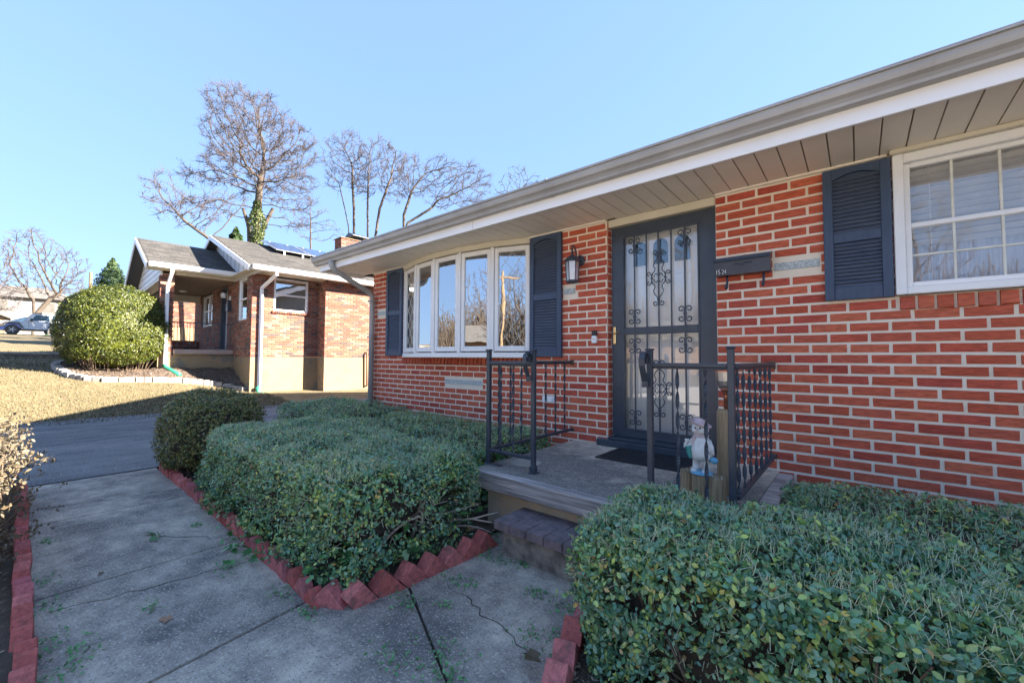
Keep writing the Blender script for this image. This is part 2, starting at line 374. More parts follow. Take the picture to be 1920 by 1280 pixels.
    def ball(s, ctr, r, n=12, m=8):
        if not isinstance(r, (tuple, list)): r = (r, r, r)
        prof = [(math.sin(math.pi * i / m), -math.cos(math.pi * i / m)) for i in range(m + 1)]
        prof[0] = (.02, -1); prof[-1] = (.02, 1)
        b = len(s.v); s.lathe((0, 0, 0), prof, n)
        for i in range(b, len(s.v)):
            x, y, z = s.v[i]; s.v[i] = (ctr[0] + x * r[0], ctr[1] + y * r[1], ctr[2] + z * r[2])
        return s
    def quad(s, a, b, c, d): return s.add([a, b, c, d], [(0, 1, 2, 3)])

def new_mesh(name, v, f, m=None, smooth=False):
    me = bpy.data.meshes.new(name); me.from_pydata(v, [], f)
    me.validate(verbose=False); me.update()
    if m: me.materials.append(m)
    if smooth: me.shade_smooth()
    return me

def np_mesh(name, V, F, m, smooth=False):
    """V (n,3), F (k,c) all faces with c corners"""
    me = bpy.data.meshes.new(name)
    c = F.shape[1]
    me.vertices.add(len(V)); me.vertices.foreach_set('co', V.astype(np.float32).ravel())
    me.loops.add(F.size); me.loops.foreach_set('vertex_index', F.astype(np.int32).ravel())
    me.polygons.add(len(F)); me.polygons.foreach_set('loop_start', np.arange(0, F.size, c, dtype=np.int32))
    me.update(calc_edges=True)
    me.materials.append(m)
    if smooth: me.shade_smooth()
    return me

def props(o, label=None, cat=None, group=None, kind=None):
    if label: o['label'] = label
    if cat: o['category'] = cat
    if group: o['group'] = group
    if kind: o['kind'] = kind
    return o

class Thing:
    """an Empty at a thing's base; parts are given in the frame `fr` (world by default)"""
    def __init__(s, name, base, label, cat, group=None, rot=0, frame=None):
        s.base = Vector(base); s.rot = rot
        o = bpy.data.objects.new(name, None); COL.objects.link(o)
        o.empty_display_size = .1
        if rot: o.matrix_world = Matrix.Rotation(rot, 4, 'Z') @ Matrix.Translation(s.base)
        else: o.location = base
        s.o = o; props(o, label, cat, group)
    def part(s, name, mb, m, parent=None, smooth=False, label=None, kind=None):
        b = s.base
        me = new_mesh(name, [(x - b.x, y - b.y, z - b.z) for x, y, z in mb.v], mb.f, m, smooth)
        o = bpy.data.objects.new(name, me); COL.objects.link(o); o.parent = parent or s.o
        props(o, label, kind=kind)
        return o
    def mesh_part(s, name, me, parent=None, label=None, kind=None, offset=True):
        if me is None: return None
        o = bpy.data.objects.new(name, me); COL.objects.link(o); o.parent = parent or s.o
        if offset: o.location = -s.base
        props(o, label, kind=kind)
        return o
    def world(s, p):
        return Matrix.Rotation(s.rot, 3, 'Z') @ Vector(p) if s.rot else Vector(p)
    def pieces(s, name, items, me, parent=None, limit=300, rest=None):
        mes = me if isinstance(me, list) else [me]; me = mes[0]
        """items: (centre, euler, scale) of a unit mesh. The ones showing largest become parts of
        their own, the rest one joined part."""
        eye = Vector((0, 0, EYE))
        def key(it):
            p = s.world(it[0]) - eye
            vis = p.dot(_F)
            if vis < .05: return 1e9
            x = p.dot(_R) / vis; y = p.dot(_U) / vis
            off = max(0, abs(x) - 1.26) + max(0, abs(y) - .85)
            return p.length + off * 50
        items = sorted(items, key=key)
        for k_, (c, e, sc) in enumerate(items[:limit]):
            o = bpy.data.objects.new(name, mes[(k_ * 7) % len(mes)]); COL.objects.link(o)
            o.parent = parent or s.o
            o.location = Vector(c) - s.base; o.rotation_euler = e; o.scale = sc
        if items[limit:]:
            srcs = [np.array([v.co for v in q.vertices]) for q in mes]; src = srcs[0]; faces = [tuple(p.vertices) for p in me.polygons]
            V = []; F = []
            for k_, (c, e, sc) in enumerate(items[limit:]):
                src = srcs[(k_ * 5) % len(srcs)]
                R = np.array(Euler(e).to_matrix())
                n = len(V) * len(src)
                V.append((src * np.array(sc)) @ R.T + np.array(Vector(c) - s.base))
                F += [tuple(n + i for i in f) for f in faces]
            me2 = new_mesh(rest or name + 's', np.concatenate(V).tolist(), F, me.materials[0])
            o = bpy.data.objects.new(rest or name + 's', me2); COL.objects.link(o); o.parent = parent or s.o
            o['kind'] = 'stuff'

def single(name, mb, m, label, cat, group=None, smooth=False, base=None, kind=None):
    """a thing that is one mesh, origin at its base"""
    V = np.array(mb.v)
    if base is None: base = ((V[:, 0].min() + V[:, 0].max()) / 2, (V[:, 1].min() + V[:, 1].max()) / 2, V[:, 2].min())
    me = new_mesh(name, (V - np.array(base)).tolist(), mb.f, m, smooth)
    o = bpy.data.objects.new(name, me); COL.objects.link(o); o.location = base
    return props(o, label, cat, group, kind)

def struct(name, mb, m, smooth=False, parent=None):
    o = bpy.data.objects.new(name, new_mesh(name, mb.v, mb.f, m, smooth)); COL.objects.link(o)
    if parent: o.parent = parent
    else: o['kind'] = 'structure'
    return o

def unit_brick(name, m, c=(.02, .06), back=False):
    """unit block 1x1x1 centred at origin, front face towards -y with a chamfer, sides kept"""
    a, b = .5, .5
    v = [(-a, .5, -b), (a, .5, -b), (a, .5, b), (-a, .5, b),
         (-a, -.5 + .25, -b), (a, -.5 + .25, -b), (a, -.5 + .25, b), (-a, -.5 + .25, b),
         (-a + c[0], -.5, -b + c[1]), (a - c[0], -.5, -b + c[1]), (a - c[0], -.5, b - c[1]), (-a + c[0], -.5, b - c[1])]
    f = [(8, 9, 10, 11), (4, 5, 9, 8), (5, 6, 10, 9), (6, 7, 11, 10), (7, 4, 8, 11), (0, 1, 5, 4), (1, 2, 6, 5), (2, 3, 7, 6), (3, 0, 4, 7), (3, 2, 1, 0)]
    return new_mesh(name, v, f, m)

def unit_block(name, m, c=.05):
    return new_mesh(name, *(lambda b: (b.v, b.f))(MB().bbox(-.5, .5, -.5, .5, -.5, .5, c)), m)

def sheet(xs, ys, hf):
    V = [(x, y, hf(x, y)) for y in ys for x in xs]; n = len(xs)
    F = [(j * n + i, j * n + i + 1, (j + 1) * n + i + 1, (j + 1) * n + i) for j in range(len(ys) - 1) for i in range(n - 1)]
    mb = MB(); mb.v = V; mb.f = F
    return mb

# ---------------------------------------------------------------- leaves
LEAF_V = np.array([(0, 0, .02), (-.21, .24, .05), (-.27, .60, .06), (0, 1, -.06), (.27, .60, .06), (.21, .24, .05), (0, .5, -.02)])
LEAF_F = np.array([(0, 5, 6), (5, 4, 6), (4, 3, 6), (3, 2, 6), (2, 1, 6), (1, 0, 6)])
def leaf_cloud(name, P, N, size, m, rng, jitter=.6, width=1.0, template=None):
    """P positions, N facing normals; each leaf a small folded blade of 4 triangles"""
    T, TF = template or (LEAF_V, LEAF_F)
    n = len(P)
    Nn = N + rng.normal(0, jitter, (n, 3)); Nn /= np.linalg.norm(Nn, axis=1)[:, None] + 1e-9
    A = rng.normal(0, 1, (n, 3)); A -= (A * Nn).sum(1)[:, None] * Nn; A /= np.linalg.norm(A, axis=1)[:, None] + 1e-9
    B = np.cross(A, Nn)
    L = size * rng.uniform(.5, 1.3, n) if np.isscalar(size) else size
    V = P[:, None, :] + (B[:, None, :] * (T[None, :, 0] * width)[..., None] + A[:, None, :] * (T[None, :, 1] - .5)[..., None] + Nn[:, None, :] * T[None, :, 2][..., None]) * L[:, None, None]
    F = TF[None] + (np.arange(n) * len(T))[:, None, None]
    return np_mesh(name, V.reshape(-1, 3), F.reshape(-1, 3), m)

def sticks(name, A, B, r, m, n=3, r2=None):
    """separate straight tapered sticks from A to B"""
    k = len(A)
    if k == 0: return None
    D = B - A; L = np.linalg.norm(D, axis=1)[:, None] + 1e-9; D = D / L
    ref = np.where(np.abs(D[:, 2:3]) < .9, np.array([[0, 0, 1.]]), np.array([[1., 0, 0]]))
    U = np.cross(D, ref); U /= np.linalg.norm(U, axis=1)[:, None]; Wv = np.cross(D, U)
    r = np.broadcast_to(np.asarray(r, float), (k,)); r2 = r * .6 if r2 is None else np.broadcast_to(np.asarray(r2, float), (k,))
    V = np.zeros((k, 2 * n, 3))
    for j in range(n):
        a = 2 * math.pi * j / n
        d = U * math.cos(a) + Wv * math.sin(a)
        V[:, j] = A + d * r[:, None]; V[:, n + j] = B + d * r2[:, None]
    F = np.array([(j, (j + 1) % n, n + (j + 1) % n, n + j) for j in range(n)])
    F = F[None] + (np.arange(k) * 2 * n)[:, None, None]
    return np_mesh(name, V.reshape(-1, 3), F.reshape(-1, 4), m)

def superell(n_pts, c, h, p, rng, bottom=False):
    """points and normals on a rounded block"""
    c = np.array(c); h = np.array(h)
    areas = np.array([h[1] * h[2], h[1] * h[2], h[0] * h[2], h[0] * h[2], h[0] * h[1], h[0] * h[1] * (1 if bottom else .0)])
    face = rng.choice(6, n_pts, p=areas / areas.sum())
    u = rng.uniform(-1, 1, (n_pts, 3))
    for k, (ax, s) in enumerate(((0, 1), (0, -1), (1, 1), (1, -1), (2, 1), (2, -1))):
        u[face == k, ax] = s
    q = u / ((np.abs(u) ** p).sum(1) ** (1 / p))[:, None]
    N = np.sign(q) * np.abs(q) ** (p - 1) / h; N /= np.linalg.norm(N, axis=1)[:, None]
    return q, N

def lump(P, amp, f, seed):
    r = np.random.default_rng(seed); o = np.zeros(len(P))
    for k in range(7):
        d = r.normal(0, 1, 3); d /= np.linalg.norm(d)
        o += np.sin(P @ d * f * (1 + .45 * k) + r.uniform(0, 6.28)) / (1 + .3 * k)
    return o * amp / 2.2

def shrub(name, label, cat, c, h, p, n, size, m, seed, group=None, stalks=0, twigs=120, lumpy=.03, depth=.09, jitter=.6,
          single_leaves=0, thin=0, core=.86, base_z=0, ragged=0, stalk_len=(.02, .05), holes=(), core_mat=None):
    rng = np.random.default_rng(seed)
    c = np.array(c, float); h = np.array(h, float)
    t = Thing(name, (c[0], c[1], base_z), label, cat, group)
    ns = max(1, n // 8)
    q, N = superell(ns, c, h, p, rng)
    rep = np.repeat(np.arange(ns), 8)
    sprig = rng.normal(0, 1, (ns, 3)) * .35 + N; sprig /= np.linalg.norm(sprig, axis=1)[:, None]
    sd_ = rng.exponential(1, ns) * depth * .38 - rng.exponential(.006 + ragged, ns)
    along = rng.uniform(-1.6, .4, len(rep)) * size
    side = rng.normal(0, size * .42, (len(rep), 3))
    q = q[rep]; N = N[rep]; n = len(rep)
    P = c + q * h
    lum = lump(P, lumpy, 5.0 / max(h.max(), .3) + 3, seed)
    keep = np.ones(n, bool)
    gap = lump(P, 1, 14, seed + 3) + rng.normal(0, .25, n)
    low = q[:, 2] < -.1
    keep &= ~(low & (gap > .55 - thin))
    for hc, hr in holes:
        keep &= np.linalg.norm(P - np.array(hc), axis=1) > hr * (1 + .25 * rng.normal(0, 1, n))
    dep = np.minimum(sd_[rep], depth * 1.7)
    P = P + N * (lum - dep)[:, None] + sprig[rep] * along[:, None] + side
    P, N, dd = P[keep], N[keep], dep[keep]
    me_m = m
    if single_leaves:
        eye = np.array([0, 0, EYE])
        rel = P - eye
        z = rel @ np.array(_F); ok = (z > .2) & (dd < .015) & (np.abs(rel @ np.array(_R) / z) < 1.2) & (np.abs(rel @ np.array(_U) / z) < .8) & ((N * rel).sum(1) < 0)
        d = np.linalg.norm(rel, axis=1) + (~ok) * 100
        pick = np.argsort(d)[:single_leaves]
        lm = np_mesh('leaf', LEAF_V - np.array([0, .5, 0]), LEAF_F, me_m)
        for i in pick:
            nn = Vector(N[i] + rng.normal(0, jitter, 3)).normalized()
            o = bpy.data.objects.new('leaf', lm); COL.objects.link(o); o.parent = t.o
            o.location = Vector(P[i]) - t.base
            qn = nn.to_track_quat('Z', 'Y') @ Euler((0, 0, rng.uniform(0, 6.28))).to_quaternion()
            o.rotation_euler = qn.to_euler(); sc = size * rng.uniform(.9, 1.25); o.scale = (sc, sc, sc)
        mk = np.ones(len(P), bool); mk[pick] = False
        P, N = P[mk], N[mk]
    t.mesh_part('foliage', leaf_cloud('foliage', P, N, size, me_m, rng, jitter), kind='stuff')
    # inner branches
    k = twigs
    q2, N2 = superell(k, c, h, p, rng)
    E2 = c + q2 * h * rng.uniform(.8, .97, (k, 1))
    A2 = np.stack([c[0] + q2[:, 0] * h[0] * .55, c[1] + q2[:, 1] * h[1] * .55, np.full(k, base_z + .0)], 1)
    Mi = (A2 + E2) / 2 + rng.normal(0, .04, (k, 3))
    br = sticks('branches', np.concatenate([A2, Mi]), np.concatenate([Mi, E2]), np.concatenate([np.full(k, .008), np.full(k, .005)]) * max(1, h.max() * .8), M['hedgewood'], 4)
    t.mesh_part('branches', br, kind='stuff')
    # dense inner mass of fine wood
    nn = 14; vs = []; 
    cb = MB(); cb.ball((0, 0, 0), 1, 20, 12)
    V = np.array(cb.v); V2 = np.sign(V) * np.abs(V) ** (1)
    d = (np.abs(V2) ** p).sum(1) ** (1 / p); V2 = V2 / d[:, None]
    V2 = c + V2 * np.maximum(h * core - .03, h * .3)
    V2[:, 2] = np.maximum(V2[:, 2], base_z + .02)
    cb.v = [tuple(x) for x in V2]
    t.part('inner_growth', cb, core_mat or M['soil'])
    if stalks:
        q3, N3 = superell(stalks, c, h, p, rng)
        P3 = c + q3 * h + N3 * lump(c + q3 * h, lumpy, 5.0 / max(h.max(), .3) + 3, seed)[:, None]
        up = q3[:, 2] > (-.2)
        w = rng.uniform(0, 1, stalks) < np.where(q3[:, 2] > .8, 1, .25)
        P3, N3 = P3[up & w], N3[up & w]
        D = N3 + rng.normal(0, .45, P3.shape); D /= np.linalg.norm(D, axis=1)[:, None]
        L = rng.uniform(*stalk_len, len(P3))[:, None]
        t.mesh_part('cut_stalks', sticks('cut_stalks', P3 - D * .02, P3 + D * L, .0012, M['stalk'], 3), kind='stuff')
    return t

# ---------------------------------------------------------------- brick walls
def worn(me, k, amp, seed=0):
    r = random.Random(seed); out = [me]
    for _ in range(k):
        m2 = me.copy()
        for v in m2.vertices: v.co += Vector((r.uniform(-1, 1) * amp[0], r.uniform(-1, 1) * amp[1], r.uniform(-1, 1) * amp[2]))
        out.append(m2)
    return out
UB = worn(unit_brick('brick', M['brick']), 9, (.008, .06, .035), 1)
UN = unit_brick('brick', M['nbrick'])
def brick_rows(u0, u1, z0, z1, course, length, phase_u, phase_z, gap, holes=(), rng=None, skip=()):
    """list of (uc, zc, du, dz) of running bond bricks clipped to the rectangle and around rectangular holes"""
    out = []
    k0 = math.floor((z0 - phase_z) / course) - 1; k1 = math.ceil((z1 - phase_z) / course) + 1
    for k in range(k0, k1):
        zb = phase_z + k * course + gap / 2; zt = zb + course - gap
        a, b = max(zb, z0), min(zt, z1)
        if b - a < .012: continue
        off = phase_u + (length / 2 if k % 2 else 0)
        i0 = math.floor((u0 - off) / length) - 1; i1 = math.ceil((u1 - off) / length) + 1
        for i in range(i0, i1):
            ul = off + i * length + gap / 2; ur = ul + length - gap
            segs = [(max(ul, u0), min(ur, u1))]
            for (hx0, hx1, hz0, hz1) in holes:
                if b > hz0 + .01 and a < hz1 - .01:
                    ns = []
                    for s0, s1 in segs:
                        if s1 <= hx0 or s0 >= hx1: ns.append((s0, s1)); continue
                        if s0 < hx0: ns.append((s0, hx0))
                        if s1 > hx1: ns.append((hx1, s1))
                    segs = ns
            for s0, s1 in segs:
                if s1 - s0 > .018: out.append(((s0 + s1) / 2, (a + b) / 2, s1 - s0, b - a))
    return out

# ---------------------------------------------------------------- ground
def hgt(x, y):
    s = -x
    b = float(np.interp(s, [0, 10.3, 13, 15.3, 16.5, 51, 120, 400], [0, 0, .33, .78, .92, 2.9, 5, 8]))
    t = min(max((y - 2.5) / 1.7, 0), 1); t = t * t * (3 - 2 * t)
    f = 1 - .5 * t if s < 14 else 1 - .5 * t * max(0, (15.5 - s) / 1.5)
    return b * f

M['street'] = mat('added_bounce_concrete', (.50, .46, .41), (.42, .39, .35), .6, .95)  # invented paving, kept pale to bounce sunlight onto the shaded facade

def lin(a, b, d):
    n = max(1, round((b - a) / d)); return [a + (b - a) * i / n for i in range(n + 1)]
xs = lin(-420, -120, 30)[:-1] + lin(-120, -60, 6)[:-1] + lin(-60, -22, 1.5)[:-1] + lin(-22, -10, .25)[:-1] + lin(-10, 4, 1)[:-1] + lin(4, 200, 14)
ys = lin(-300, -60, 24)[:-1] + lin(-60, -10, 3)[:-1] + lin(-10, 8, .35)[:-1] + lin(8, 60, 4)[:-1] + lin(60, 400, 24)
struct('lawn', sheet(xs, ys, lambda x, y: hgt(x, y) - (.03 if x > -10.3 else 0) + (.035 * math.sin(x * .9 + y * 1.3) * math.sin(y * .7 - x * .4) if -60 < x < -11.5 and y < 3 else 0)), M['lawn'], True)

# grass blades: only where the lawn is near enough to show its tufts
def grass():
    rng = np.random.default_rng(5)
    n = 52000
    s = 10.4 + rng.power(1.1, n) * 0 + rng.exponential(5.5, n)
    X = -s; Y = rng.uniform(-3.0, 4.4, n) * (s / 10.5) ** .35
    keep = (s < 34) & ~((Y > 1.2) & (s > 13.9)) & (Y < 4.6)
    X, Y, s = X[keep], Y[keep], s[keep]
    Z = np.array([hgt(a, b) for a, b in zip(X, Y)]) + .035 * np.sin(X * .9 + Y * 1.3) * np.sin(Y * .7 - X * .4) * ((X < -11.5) & (Y < 3))
    A = np.stack([X, Y, Z - .01], 1)
    D = rng.normal(0, .5, (len(A), 3)); D[:, 2] = 1
    D /= np.linalg.norm(D, axis=1)[:, None]
    B = A + D * rng.uniform(.025, .06, (len(A), 1))
    me = sticks('grass', A, B, rng.uniform(.004, .008, len(A)), M['blade'], 3)
    o = bpy.data.objects.new('grass', me); COL.objects.link(o)
    props(o, 'dry straw coloured grass covering the sloping lawn', 'grass', kind='stuff')
grass()

mb = MB()
mb.v = []; 
dv = sheet(lin(-10.75, -5.8, .33), lin(-14, 30, 1.0), lambda x, y: .012 + max(0, hgt(x, y)) + .004)
struct('driveway', dv, M['asphalt'], True)

struct('street', sheet(lin(-70, 60, 10), lin(-12.5, -4.5, 4), lambda x, y: max(0, hgt(x, y)) + .01), M['street'], True)  # unseen pale road surface, added as a sunlit bounce for the house front
struct('added_bounce_sidewalk', sheet(lin(-5.6, 40, 5), lin(-3.9, -1.65, .75), lambda x, y: .012), M['street'])  # made up out of view, throws sun back at the shaded front
walk_base = MB().prism([(-5.8, .02), (2.2, .02), (2.2, -2.2), (4, -2.2), (4, .3), (-.7, 2.15), (-1.95, 2.15), (-1.95, 1.0), (-5.8, 1.02)], 2, -.08, -.006)
wb = struct('walkway', walk_base, M['soil'])
for poly in ([(-5.78, .06), (-4.45, .06), (-4.45, .99), (-5.78, .99)],
             [(-4.437, .06), (-3.1, .06), (-3.12, .97), (-4.437, .985)],
             [(-3.087, .06), (-1.98, .05), (-2.10, .955), (-3.107, .97)],
             [(-1.967, .05), (-.2, .02), (3.9, .0), (3.9, .25), (-.62, .80), (-1.25, 1.075), (-1.94, 1.395), (-2.0, 1.0), (-2.085, .95)],
             [(-1.94, 1.41), (-1.25, 1.09), (-.70, .85), (-.70, 2.16), (-1.92, 2.16)]):
    if sum(poly[i][0] * poly[(i + 1) % len(poly)][1] - poly[(i + 1) % len(poly)][0] * poly[i][1] for i in range(len(poly))) < 0: poly = poly[::-1]
    n = len(poly); cx = sum(p[0] for p in poly) / n; cy = sum(p[1] for p in poly) / n
    m_ = MB()
    inner = [(cx + (x - cx) * .997, cy + (y - cy) * .996) for x, y in poly]
    V = [(x, y, -.07) for x, y in poly] + [(x, y, .005) for x, y in poly] + [(x, y, .012) for x, y in inner]
    F = [(i, (i + 1) % n, n + (i + 1) % n, n + i) for i in range(n)] + [(n + i, n + (i + 1) % n, 2 * n + (i + 1) % n, 2 * n + i) for i in range(n)] + [tuple(2 * n + i for i in range(n))]
    m_.add(V, F)
    struct('concrete_slab', m_, M['walk'], parent=wb)

def rough(x, y): return .028 + .012 * math.sin(x * 9 + y * 5) * math.sin(y * 11 - x * 3)
struct('garden_bed', sheet(lin(-5.68, -1.92, .1), lin(1.02, 3.5, .1), rough), M['soil'], True)
struct('garden_bed', sheet(lin(-.86, 2.6, .1), lin(.45, 3.5, .1), rough), M['soil'], True)
struct('garden_bed', sheet(lin(-5.75, -1.2, .1), lin(-1.6, .03, .1), rough), M['soil'], True)

# ================================================================ main brick house
H = Thing('brick_house', (-2.0, 3.5, 0), 'low red brick house with slate blue shutters and wide tan soffit filling the right side', 'house')
HX0, HX1 = -5.73, 12.0
HXB = 2.6      # bricks are laid one by one up to here
C_, L_ = .0688, .205
holes = [(-4.94, -2.66, 1.12, 2.6), (-1.78, -.84, -.1, 2.6), (.19, 1.62, 1.505, 2.6), (-.46, -.18, 1.832, 1.902), (-2.262, -2.118, 1.832, 1.902), (-4.045, -3.373, .868, .938), (-5.608, -5.33, 1.832, 1.902)]
mb = MB()
yb = 3.5045
for x0, x1, z0, z1 in ((HX0, -4.94, -.1, 2.5), (-4.94, -2.66, -.1, 1.205), (-2.66, -1.78, -.1, 2.5), (-1.78, -.84, -.1, .40), (-.84, .19, -.1, 2.5), (.19, 1.62, -.1, 1.595), (1.62, HX1, -.1, 2.5)):
    mb.box(x0 + (.0 if x0 == HX0 else 0), x1, yb, 3.72, z0, z1)
wall = H.part('wall', mb, M['mortar'])
side = MB().box(HX0, HX0 + .2, 3.721, 15.1, -.1, 2.5).box(HX1 - .2, HX1, 3.721, 15.1, -.1, 2.5).box(HX0, HX1, 15.1, 15.3, -.1, 2.5)
H.part('gable', MB().prism([(3.0, 2.52), (8.95, 4.95), (14.9, 2.52)], 0, HX0, HX0 + .2), M['siding'])
H.part('side_wall', side, M['brick'])
phase_z = .896 - 20 * C_
items = []
rr = random.Random(3)
for (u, z, du, dz) in brick_rows(HX0, HXB, 0.0, 2.49, C_, L_, .468, phase_z, .0112, holes):
    prot = rr.uniform(-.0015, .002)
    items.append(((u, 3.5 + .02 - prot, z), (0, rr.uniform(-.003, .003), 0), (du - rr.uniform(0, .004), .04, dz - rr.uniform(0, .002))))
# door reveal on the left pier and outer corner of the house
for (u, z, du, dz) in brick_rows(3.5, 3.60, .41, 2.49, C_, .4, 3.5 - .0063, phase_z, .0112):
    items.append(((-1.78 - .012, 3.556, z), (0, 0, math.pi / 2), (.085, .04, dz)))
H.pieces('brick', items, UB, wall)
rl = []
x = -4.93
while x < -2.7:
    rl.append(((x + .029, 3.5 + .001, 1.158), (math.radians(-7), 0, rr.uniform(-.01, .01)), (.053, .07, .092))); x += .0655
x = .20
while x < 1.6:
    rl.append(((x + .041, 3.5 + .012, 1.55), (math.radians(-4), 0, rr.uniform(-.01, .01)), (.068, .05, .082))); x += .0815
H.pieces('sill_brick', rl, UB, wall)
US = unit_brick('stone', M['stone'], (.008, .05))
H.pieces('granite_block', [((-.32, 3.517, 1.867), (0, 0, 0), (.266, .04, .058)), ((-2.19, 3.517, 1.867), (0, 0, 0), (.134, .04, .058)),
                           ((-3.709, 3.517, .903), (0, 0, 0), (.66, .04, .058)), ((-5.47, 3.517, 1.867), (0, 0, 0), (.266, .04, .058))], US, wall)

# roof, fascia, gutter, soffit
gp0 = [(2.848, 2.668), (2.848, 2.556), (2.792, 2.556), (2.788, 2.572), (2.776, 2.588), (2.757, 2.602), (2.748, 2.622), (2.746, 2.648), (2.732, 2.650), (2.732, 2.666), (2.752, 2.668)]
rf = MB().prism([(2.80, 2.58), (8.95, 5.0), (15.1, 2.58), (15.1, 2.68), (8.95, 5.10), (2.76, 2.68)], 0, -6.15, 12.5)  # unseen right end lengthened to block sun from the right hedge
H.part('roof', rf, M['roofdark'])
H.part('fascia', MB().bbox(-6.12, 12.4, 2.85, 2.872, 2.467, 2.64, .003), M['fascia'])
H.part('gutter_seam', MB().prism([(a + (a - 2.8) * .05, b + (b - 2.61) * .05) for a, b in gp0], 0, -1.955, -1.925).prism([(a + (a - 2.8) * .05, b + (b - 2.61) * .05) for a, b in gp0], 0, 1.105, 1.135), M['gutter'])
H.part('fascia_seam', MB().bbox(-2.9, -2.897, 2.848, 2.8495, 2.467, 2.556, .0005), M['soffitgap'])
H.part('rake_board', MB().prism([(2.872, 2.467), (3.5, 2.467), (8.95, 4.82), (8.95, 5.0), (2.872, 2.58)], 0, -6.12, -6.10), M['fascia'])
gp = [(2.848, 2.668), (2.848, 2.556), (2.792, 2.556), (2.788, 2.572), (2.776, 2.588), (2.757, 2.602), (2.748, 2.622), (2.746, 2.648), (2.732, 2.650), (2.732, 2.666), (2.752, 2.668)]
gut = MB().prism(gp, 0, -6.18, 12.4)
H.part('gutter', gut, M['gutter'])
H.part('gutter_end_cap', MB().prism([(a + (a - 2.8) * .06, b + (b - 2.61) * .06) for a, b in gp], 0, -6.188, -6.1805), M['gutter'])
H.part('soffit_channel', MB().bbox(-6.10, 12.4, 2.8725, 2.905, 2.484, 2.4985, .002).bbox(-5.73, -1.78, 3.478, 3.498, 2.484, 2.499, .002).bbox(-.84, .17, 3.478, 3.498, 2.484, 2.499, .002), M['soffit'])
H.part('soffit_backing', MB().box(-6.1, 12.4, 2.873, 3.60, 2.512, 2.53).box(-6.1, -5.73, 3.5, 8.0, 2.512, 2.53), M['soffitgap'])
pl = 3.50 - 2.89
sp = MB().bbox(-.5, .5, -.5, .5, -.5, .5, .03)
USP = new_mesh('soffit_panel', sp.v, sp.f, M['soffit'])
k = 0; x = -6.09
its = []
while x < 2.9:
    dy = 3.60 if (-1.78 < x < -.84) else 3.5
    its.append(((x + .0605, (2.885 + dy) / 2, 2.504 + (.0015 if k % 2 else 0)), (0, 0, 0), (.1145, dy - 2.885, .010))); x += .122; k += 1
H.pieces('soffit_panel', its, USP)
# downspout
ds = MB().tube([(-5.67, 2.80, 2.565), (-5.67, 2.80, 2.50), (-5.668, 2.815, 2.46), (-5.66, 2.86, 2.42), (-5.655, 3.33, 2.205), (-5.652, 3.40, 2.165), (-5.65, 3.425, 2.12), (-5.65, 3.43, 2.0), (-5.65, 3.43, .05)], .040, 8)
dsp = H.part('downspout', ds, M['gutter'], smooth=True)
db = MB()
for z in (.5, 1.5, 2.05): db.bbox(-5.70, -5.60, 3.385, 3.499, z, z + .02, .002)
H.part('strap', db, M['gutter'], dsp)
# head trim above the right window and door
H.part('head_trim', MB().bbox(-1.775, -.845, 3.52, 3.60, 2.425, 2.495, .004), M['cream'])

# ---- shutters
def shutter(x0, x1, z0, z1, n1, n2, zm, label=None):
    w = x1 - x0
    f = MB(); st = .052 if w > .3 else .05; y0, y1 = 3.462, 3.497
    f.bbox(x0, x0 + st, y0, y1, z0, z1, .003).bbox(x1 - st, x1, y0, y1, z0, z1, .003)
    f.bbox(x0 + st, x1 - st, y0 + .003, y1, z0, z0 + .085, .003).bbox(x0 + st, x1 - st, y0 + .003, y1, zm - .03, zm + .035, .003)
    # arched top rail
    arc = [(x0 + st, z1), (x1 - st, z1)] + [(x1 - st - (w - 2 * st) * i / 10, z1 - .075 + .035 * math.sin(math.pi * i / 10)) for i in range(11)]
    f.prism(arc, 1, y0 + .003, y1)
    f.box(x0 + st, x1 - st, y1 - .004, y1, z0 + .08, z1 - .03)
    o = H.part('shutter', f, M['shutter'], label=label)
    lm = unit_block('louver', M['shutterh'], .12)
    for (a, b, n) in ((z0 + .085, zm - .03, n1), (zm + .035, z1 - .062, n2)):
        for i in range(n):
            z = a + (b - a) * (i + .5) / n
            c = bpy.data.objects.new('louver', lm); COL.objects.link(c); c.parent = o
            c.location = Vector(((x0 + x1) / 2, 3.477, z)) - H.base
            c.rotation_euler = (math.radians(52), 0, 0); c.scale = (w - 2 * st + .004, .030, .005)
    sc = MB()
    for sx in (x0 + st / 2, x1 - st / 2):
        for sz in (z0 + .19, z1 - .12): sc.lathe((sx, y0 - .001, sz), [(.007, -.002), (.0065, .003)], 8, ax=1)
    H.part('screw_cap', sc, M['shutter'], o)
shutter(-.16, .183, 1.592, 2.470, 12, 14, 2.00)
shutter(-2.66, -2.265, 1.215, 2.478, 17, 20, 1.83)
shutter(-5.33, -4.945, 1.225, 2.478, 17, 20, 1.84)

